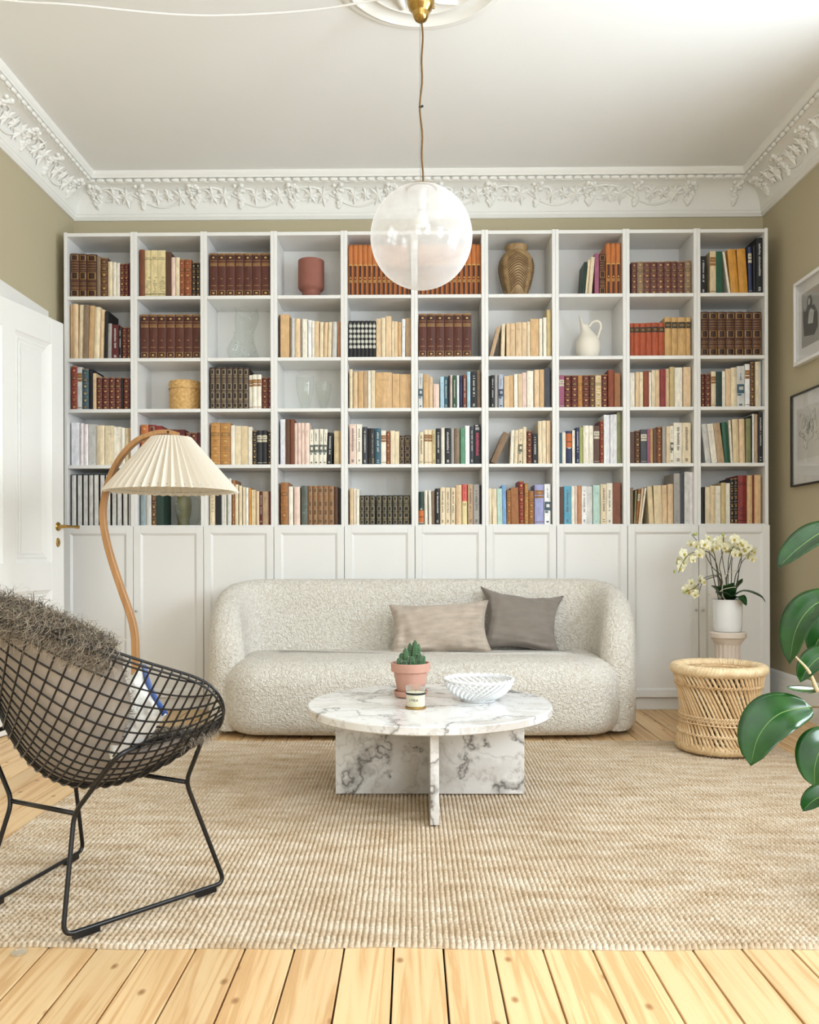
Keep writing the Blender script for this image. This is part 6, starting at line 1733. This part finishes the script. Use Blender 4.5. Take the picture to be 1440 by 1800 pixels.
def strap_leaf(name, pts, W_, mat, parent, up=Vector((0, 0, 1)), fold=0.25, tip=0.9, n=14, thick=0.0012):
    c_ = catmull(pts, max(3, n//(len(pts)-1))); rows = []; nn = len(c_)
    for i, p in enumerate(c_):
        u = i/(nn-1); t_ = c_[min(i+1, nn-1)]-c_[max(i-1, 0)]; t_.normalize()
        sd = t_.cross(up); sd.normalize(); nr = sd.cross(t_)
        w_ = W_*(math.sin(PI*min(1.0, (0.06+0.94*u))**tip)**0.75 if u < 0.999 else 0.0)
        rows.append([p+sd*(w_*v_)+nr*(fold*w_*(abs(v_)**1.3)) for v_ in (-1, -0.6, -0.08, 0, 0.08, 0.6, 1)])
    mb = MB(); mb.grid(rows); rows2 = [[q-Vector((0, 0, 0))-((rows[i][3]-rows[i][3])) for q in row] for i, row in enumerate(rows)]
    o = mb.build(name, mat, parent, smooth=True)
    md = o.modifiers.new('thickness', 'SOLIDIFY'); md.thickness = thick
    return o
for pts, W_ in (([(0.0, -0.02, PT-0.005), (0.06, -0.05, PT+0.045), (0.13, -0.09, PT+0.02), (0.155, -0.10, PT-0.01)], 0.032), ([(0, 0, PT), (-0.05, -0.02, PT+0.05), (-0.095, -0.04, PT+0.075)], 0.030), ([(0, 0.01, PT), (0.05, 0.0, PT+0.06), (0.07, -0.02, PT+0.11)], 0.03),
                ([(0, -0.02, PT), (-0.05, -0.06, PT+0.03), (-0.085, -0.08, PT+0.045)], 0.030), ([(0.01, -0.03, PT), (0.03, -0.08, PT+0.02), (0.05, -0.12, PT-0.025)], 0.028), ([(0, 0.03, PT), (0.02, 0.07, PT+0.06), (0.04, 0.10, PT+0.07)], 0.03), ([(0, 0.0, PT), (-0.01, -0.05, PT+0.055), (0.0, -0.08, PT+0.09)], 0.032)):
    strap_leaf('leaf', pts, W_*1.2, M['orchid_leaf'], orc, fold=0.2, tip=1.0)
for pts in ([oz(770, 760), oz(735, 880), oz(740, 1000), oz(770, 1050)], [oz(960, 640), oz(800, 700), oz(770, 760)], [oz(690, 950), oz(760, 910), oz(880, 885), oz(920, 885)], [oz(540, 970), oz(580, 995), oz(640, 995)]):
    mb = MB(); mb.tube(catmull([(x, -0.075, max(z, PT-0.02) if abs(x) > 0.08 else z) for x, z in pts], 5), 0.0022, 6); mb.build('aerial_root', M['root'], orc, smooth=True)

# ================================================================ rubber plant at the edge of the picture
def ficus_mat():
    m, nt, b = newmat('rubber_leaf')
    tc = N(nt, 'ShaderNodeTexCoord'); nz = N(nt, 'ShaderNodeTexNoise', i_Scale=14.0, i_Detail=3.0); nt.links.new(tc.outputs['Object'], nz.inputs['Vector'])
    r = ramp(nt, [(0.3, srgb(20, 58, 20)), (0.7, srgb(36, 84, 28))]); nt.links.new(nz.outputs[0], r.inputs[0]); nt.links.new(r.outputs[0], b.inputs['Base Color'])
    b.inputs['Roughness'].default_value = 0.22
    return m
M['ficus'] = ficus_mat(); M['midrib'] = simple('leaf_midrib', (112, 142, 74), 0.5); M['bark_brown'] = simple('ficus_bark', (120, 96, 70), 0.8, var=0.2, vscale=30); M['sheath'] = simple('cream_leaf_sheath', (226, 206, 168), 0.6)
FP = Vector((1.30, -2.62, RZ))
fic = thing('rubber_plant', 'large glossy green rubber plant reaching in at the edge beside the rug', 'potted plant', FP)
mb = MB(); mb.lathe([(0.0, 0.0), (0.105, 0.0), (0.11, 0.005), (0.135, 0.24), (0.14, 0.245), (0.14, 0.26), (0.128, 0.26), (0.125, 0.235), (0.0, 0.23)], 40, cap=False); mb.build('pot', M['terracotta'], fic, smooth=35)
mb = MB(); mb.lathe([(0.126, 0.236), (0.0, 0.24)], 24, cap=False); mb.build('soil', M['soil'], fic)
trunk = catmull([(0, 0, 0.23), (-0.02, 0.0, 0.45), (-0.01, 0.02, 0.7), (0.02, 0.01, 0.95), (0.03, 0.0, 1.2)], 8)
mb = MB(); mb.tube(trunk, [0.012-0.006*i/len(trunk) for i in range(len(trunk))], 8); mb.build('trunk', M['bark_brown'], fic, smooth=True)
def ficus_leaf(base, tip, W_, sag, side, roll=0.0, fold=0.22):
    b_, t_ = Vector(base)-FP, Vector(tip)-FP
    mid = (b_+t_)/2+Vector(sag)
    q1 = b_*0.45+mid*0.62-t_*0.07 if False else b_.lerp(mid, 0.55)+Vector(sag)*0.25
    q2 = mid.lerp(t_, 0.5)+Vector(sag)*0.25
    pts = [b_, q1, mid, q2, t_]
    up = Vector(side).normalized()
    c_ = catmull(pts, 6); rows = []; nn = len(c_)
    for i, p in enumerate(c_):
        u = i/(nn-1); tg = c_[min(i+1, nn-1)]-c_[max(i-1, 0)]; tg.normalize()
        sd = tg.cross(up); sd.normalize(); nr = sd.cross(tg)
        w_ = W_*(math.sin(PI*u**0.85)**0.62 if 0 < u < 1 else 0.0)
        if u > 0.93: w_ *= 0.75
        rows.append([p+sd*(w_*v_)+nr*(fold*w_*abs(v_)) for v_ in (-1, -0.75, -0.4, 0, 0.4, 0.75, 1)])
    mb = MB(); mb.grid(rows); lf = mb.build('leaf', M['ficus'], fic, smooth=True)
    md = lf.modifiers.new('thickness', 'SOLIDIFY'); md.thickness = 0.0012
    mb = MB(); mb.tube([p+0.0006*up for p in c_[:-1]], [0.0018*(1-0.8*i/nn) for i in range(nn-1)], 5); mb.build('midrib', M['midrib'], lf, smooth=True)
    # petiole back to the trunk
    tr = min(trunk, key=lambda q: abs(q.z-(b_.z-0.03)))
    mb = MB(); mb.tube(catmull([tr, tr.lerp(b_, 0.6)+Vector((0, 0, 0.01)), b_], 6), 0.0028, 6); mb.build('petiole', M['bark_brown'], fic, smooth=True)
ficus_leaf((1.099, -2.646, 0.961), (0.887, -2.726, 0.846), 0.048, (0, 0, 0.018), (-0.1, -0.35, 1))
ficus_leaf((1.113, -2.646, 0.765), (0.906, -2.746, 0.61), 0.052, (-0.035, 0, 0.05), (-0.75, -0.55, 0.5))
ficus_leaf((1.106, -2.596, 0.631), (0.968, -2.666, 0.554), 0.037, (-0.01, 0, 0.015), (-0.5, -0.6, 0.7))
ficus_leaf((1.141, -2.526, 0.697), (1.055, -2.546, 0.611), 0.040, (-0.01, 0, 0.01), (-0.6, -0.8, 0.3))
ficus_leaf((1.029, -2.626, 0.529), (0.921, -2.696, 0.544), 0.017, (0, 0, -0.004), (0, -0.6, 1))
ficus_leaf((0.983, -2.696, 0.496), (0.791, -2.796, 0.373), 0.062, (-0.03, 0, 0.035), (-0.45, -0.75, 0.6))
ficus_leaf((1.036, -2.726, 0.426), (0.943, -2.796, 0.323), 0.053, (-0.02, 0, 0.02), (-0.5, -0.9, 0.25))
ficus_leaf((1.084, -2.686, 0.286), (0.928, -2.766, 0.256), 0.034, (-0.01, 0, 0.012), (-0.2, -0.5, 1))
ficus_leaf((1.32, -2.62, 1.1), (1.52, -2.57, 1.22), 0.05, (0,0,0.03), (0,0,1))
ficus_leaf((1.32, -2.62, 1.05), (1.42, -2.8, 1.15), 0.05, (0,0,0.03), (0,0,1))
ficus_leaf((1.32, -2.62, 0.8), (1.47, -2.47, 0.86), 0.05, (0,0,0.03), (0,0,1))
ficus_leaf((1.32, -2.62, 0.62), (1.5, -2.72, 0.66), 0.05, (0,0,0.03), (0,0,1))
ficus_leaf((1.32, -2.62, 1.15), (1.37, -2.42, 1.3), 0.05, (0,0,0.03), (0,0,1))
mb = MB(); mb.tube(catmull([Vector((1.02, -2.646, 0.528))-FP, Vector((0.99, -2.666, 0.581))-FP, Vector((0.941, -2.696, 0.625))-FP], 6), [0.006-0.0042*i/12 for i in range(13)], 6); mb.build('leaf_sheath', M['sheath'], fic, smooth=True)

# ================================================================ pictures on the right wall
M['frame_white'] = simple('white_frame_lacquer', (240, 238, 236), 0.35); M['mat_board'] = simple('white_mat_board', (236, 234, 230), 0.85); M['ink'] = simple('drawing_ink', (60, 56, 54), 0.8)
M['print_grey'] = simple('grey_print', (168, 166, 158), 0.8, var=0.06, vscale=14); M['print_dark'] = simple('dark_print', (52, 50, 48), 0.8, var=0.4, vscale=22); M['print_pale'] = simple('pale_print', (196, 194, 188), 0.8, var=0.1, vscale=30)
M['pane'] = thin_glass('picture_pane', tint=(250, 250, 250), film=0.03, rough=0.02, edge=0.28)
def picture(label, y1, z0, w, h, fr, dep, fmat):
    """hangs on the right wall; y1 is its far edge. local x: along the wall towards the camera, z up, -y into the room"""
    t = thing('framed_picture', label, 'picture', (XR-0.001, y1, z0), -PI/2)
    for nm, bx in (('frame_rail', (0, w, 0, fr)), ('frame_rail', (0, w, h-fr, h)), ('frame_stile', (0, fr, fr, h-fr)), ('frame_stile', (w-fr, w, fr, h-fr))):
        mb = MB(); mb.box(bx[0], bx[1], -dep, 0, bx[2], bx[3], 0.001); mb.build(nm, fmat, t)
    mb = MB(); mb.box(fr, w-fr, -dep*0.35, -0.002, fr, h-fr); mb.build('mat_board', M['mat_board'], t)
    mb = MB(); mb.box(fr, w-fr, -dep*0.8, -dep*0.8+0.0015, fr, h-fr); mb.build('glass_pane', M['pane'], t)
    return t
p1 = picture('white framed grey print of a seated dark figure on the right wall, upper picture', -0.187, 1.894, 0.36, 0.449, 0.018, 0.032, M['frame_white'])
d0 = -0.032*0.35-0.0006
mb = MB(); mb.box(0.058, 0.30, d0, d0+0.0005, 0.085, 0.375); ar = mb.build('print', M['print_grey'], p1)
mb = MB()
def poly(pts, y): mb.add([(x, y, z) for x, z in pts], [tuple(range(len(pts)))])
poly([(0.085, 0.145), (0.20, 0.125), (0.24, 0.16), (0.235, 0.24), (0.20, 0.285), (0.175, 0.285), (0.18, 0.315), (0.165, 0.345), (0.135, 0.345), (0.118, 0.32), (0.122, 0.295), (0.095, 0.27), (0.078, 0.30), (0.074, 0.24)], d0-0.0004)
mb.build('figure_shape', M['print_dark'], ar)
mb = MB(); poly([(0.13, 0.20), (0.185, 0.19), (0.20, 0.25), (0.165, 0.275), (0.14, 0.255)], d0-0.0007); poly([(0.132, 0.30), (0.15, 0.296), (0.158, 0.315), (0.148, 0.333), (0.134, 0.328)], d0-0.0007); mb.build('pale_shape', M['print_pale'], ar)
p2 = picture('thin black framed ink drawing on the right wall, lower picture', -0.123, 1.246, 0.42, 0.501, 0.009, 0.022, M['black_metal'])
d0 = -0.022*0.35-0.0006
mb = MB(); mb.box(0.05, 0.37, d0, d0+0.0005, 0.14, 0.42); ar = mb.build('drawing_sheet', simple('drawing_paper', (222, 219, 212), 0.85), p2)
rn = random.Random(9); mb = MB()
for k in range(46):
    cx_, cz_ = rn.gauss(0.19, 0.055), rn.gauss(0.285, 0.05); pts = []
    cx_ = min(0.32, max(0.09, cx_)); cz_ = min(0.39, max(0.17, cz_))
    a = rn.uniform(0, 6.28); x, z = cx_, cz_
    for q in range(9):
        a += rn.uniform(-1.1, 1.1); x += 0.007*math.cos(a); z += 0.007*math.sin(a)+0.002; pts.append((min(.36, max(.06, x)), d0-0.0005, min(.41, max(.15, z))))
    mb.tube(pts, 0.0006, 4)
o = mb.build('ink_lines', M['ink'], ar); o['kind'] = 'stuff'

# small clear disc left on the floor in front of the rug
mb = MB(); mb.lathe([(0.0, 0.0006), (0.017, 0.0006), (0.018, 0.003), (0.017, 0.006), (0.012, 0.005), (0.0, 0.004)], 24, cap=False, c=(-0.889, -2.967, 0.0006))
tag(mb.build('clear_disc', M['thin_glass'], smooth=40), 'small clear plastic disc on the pine boards before the rug', 'plastic disc')
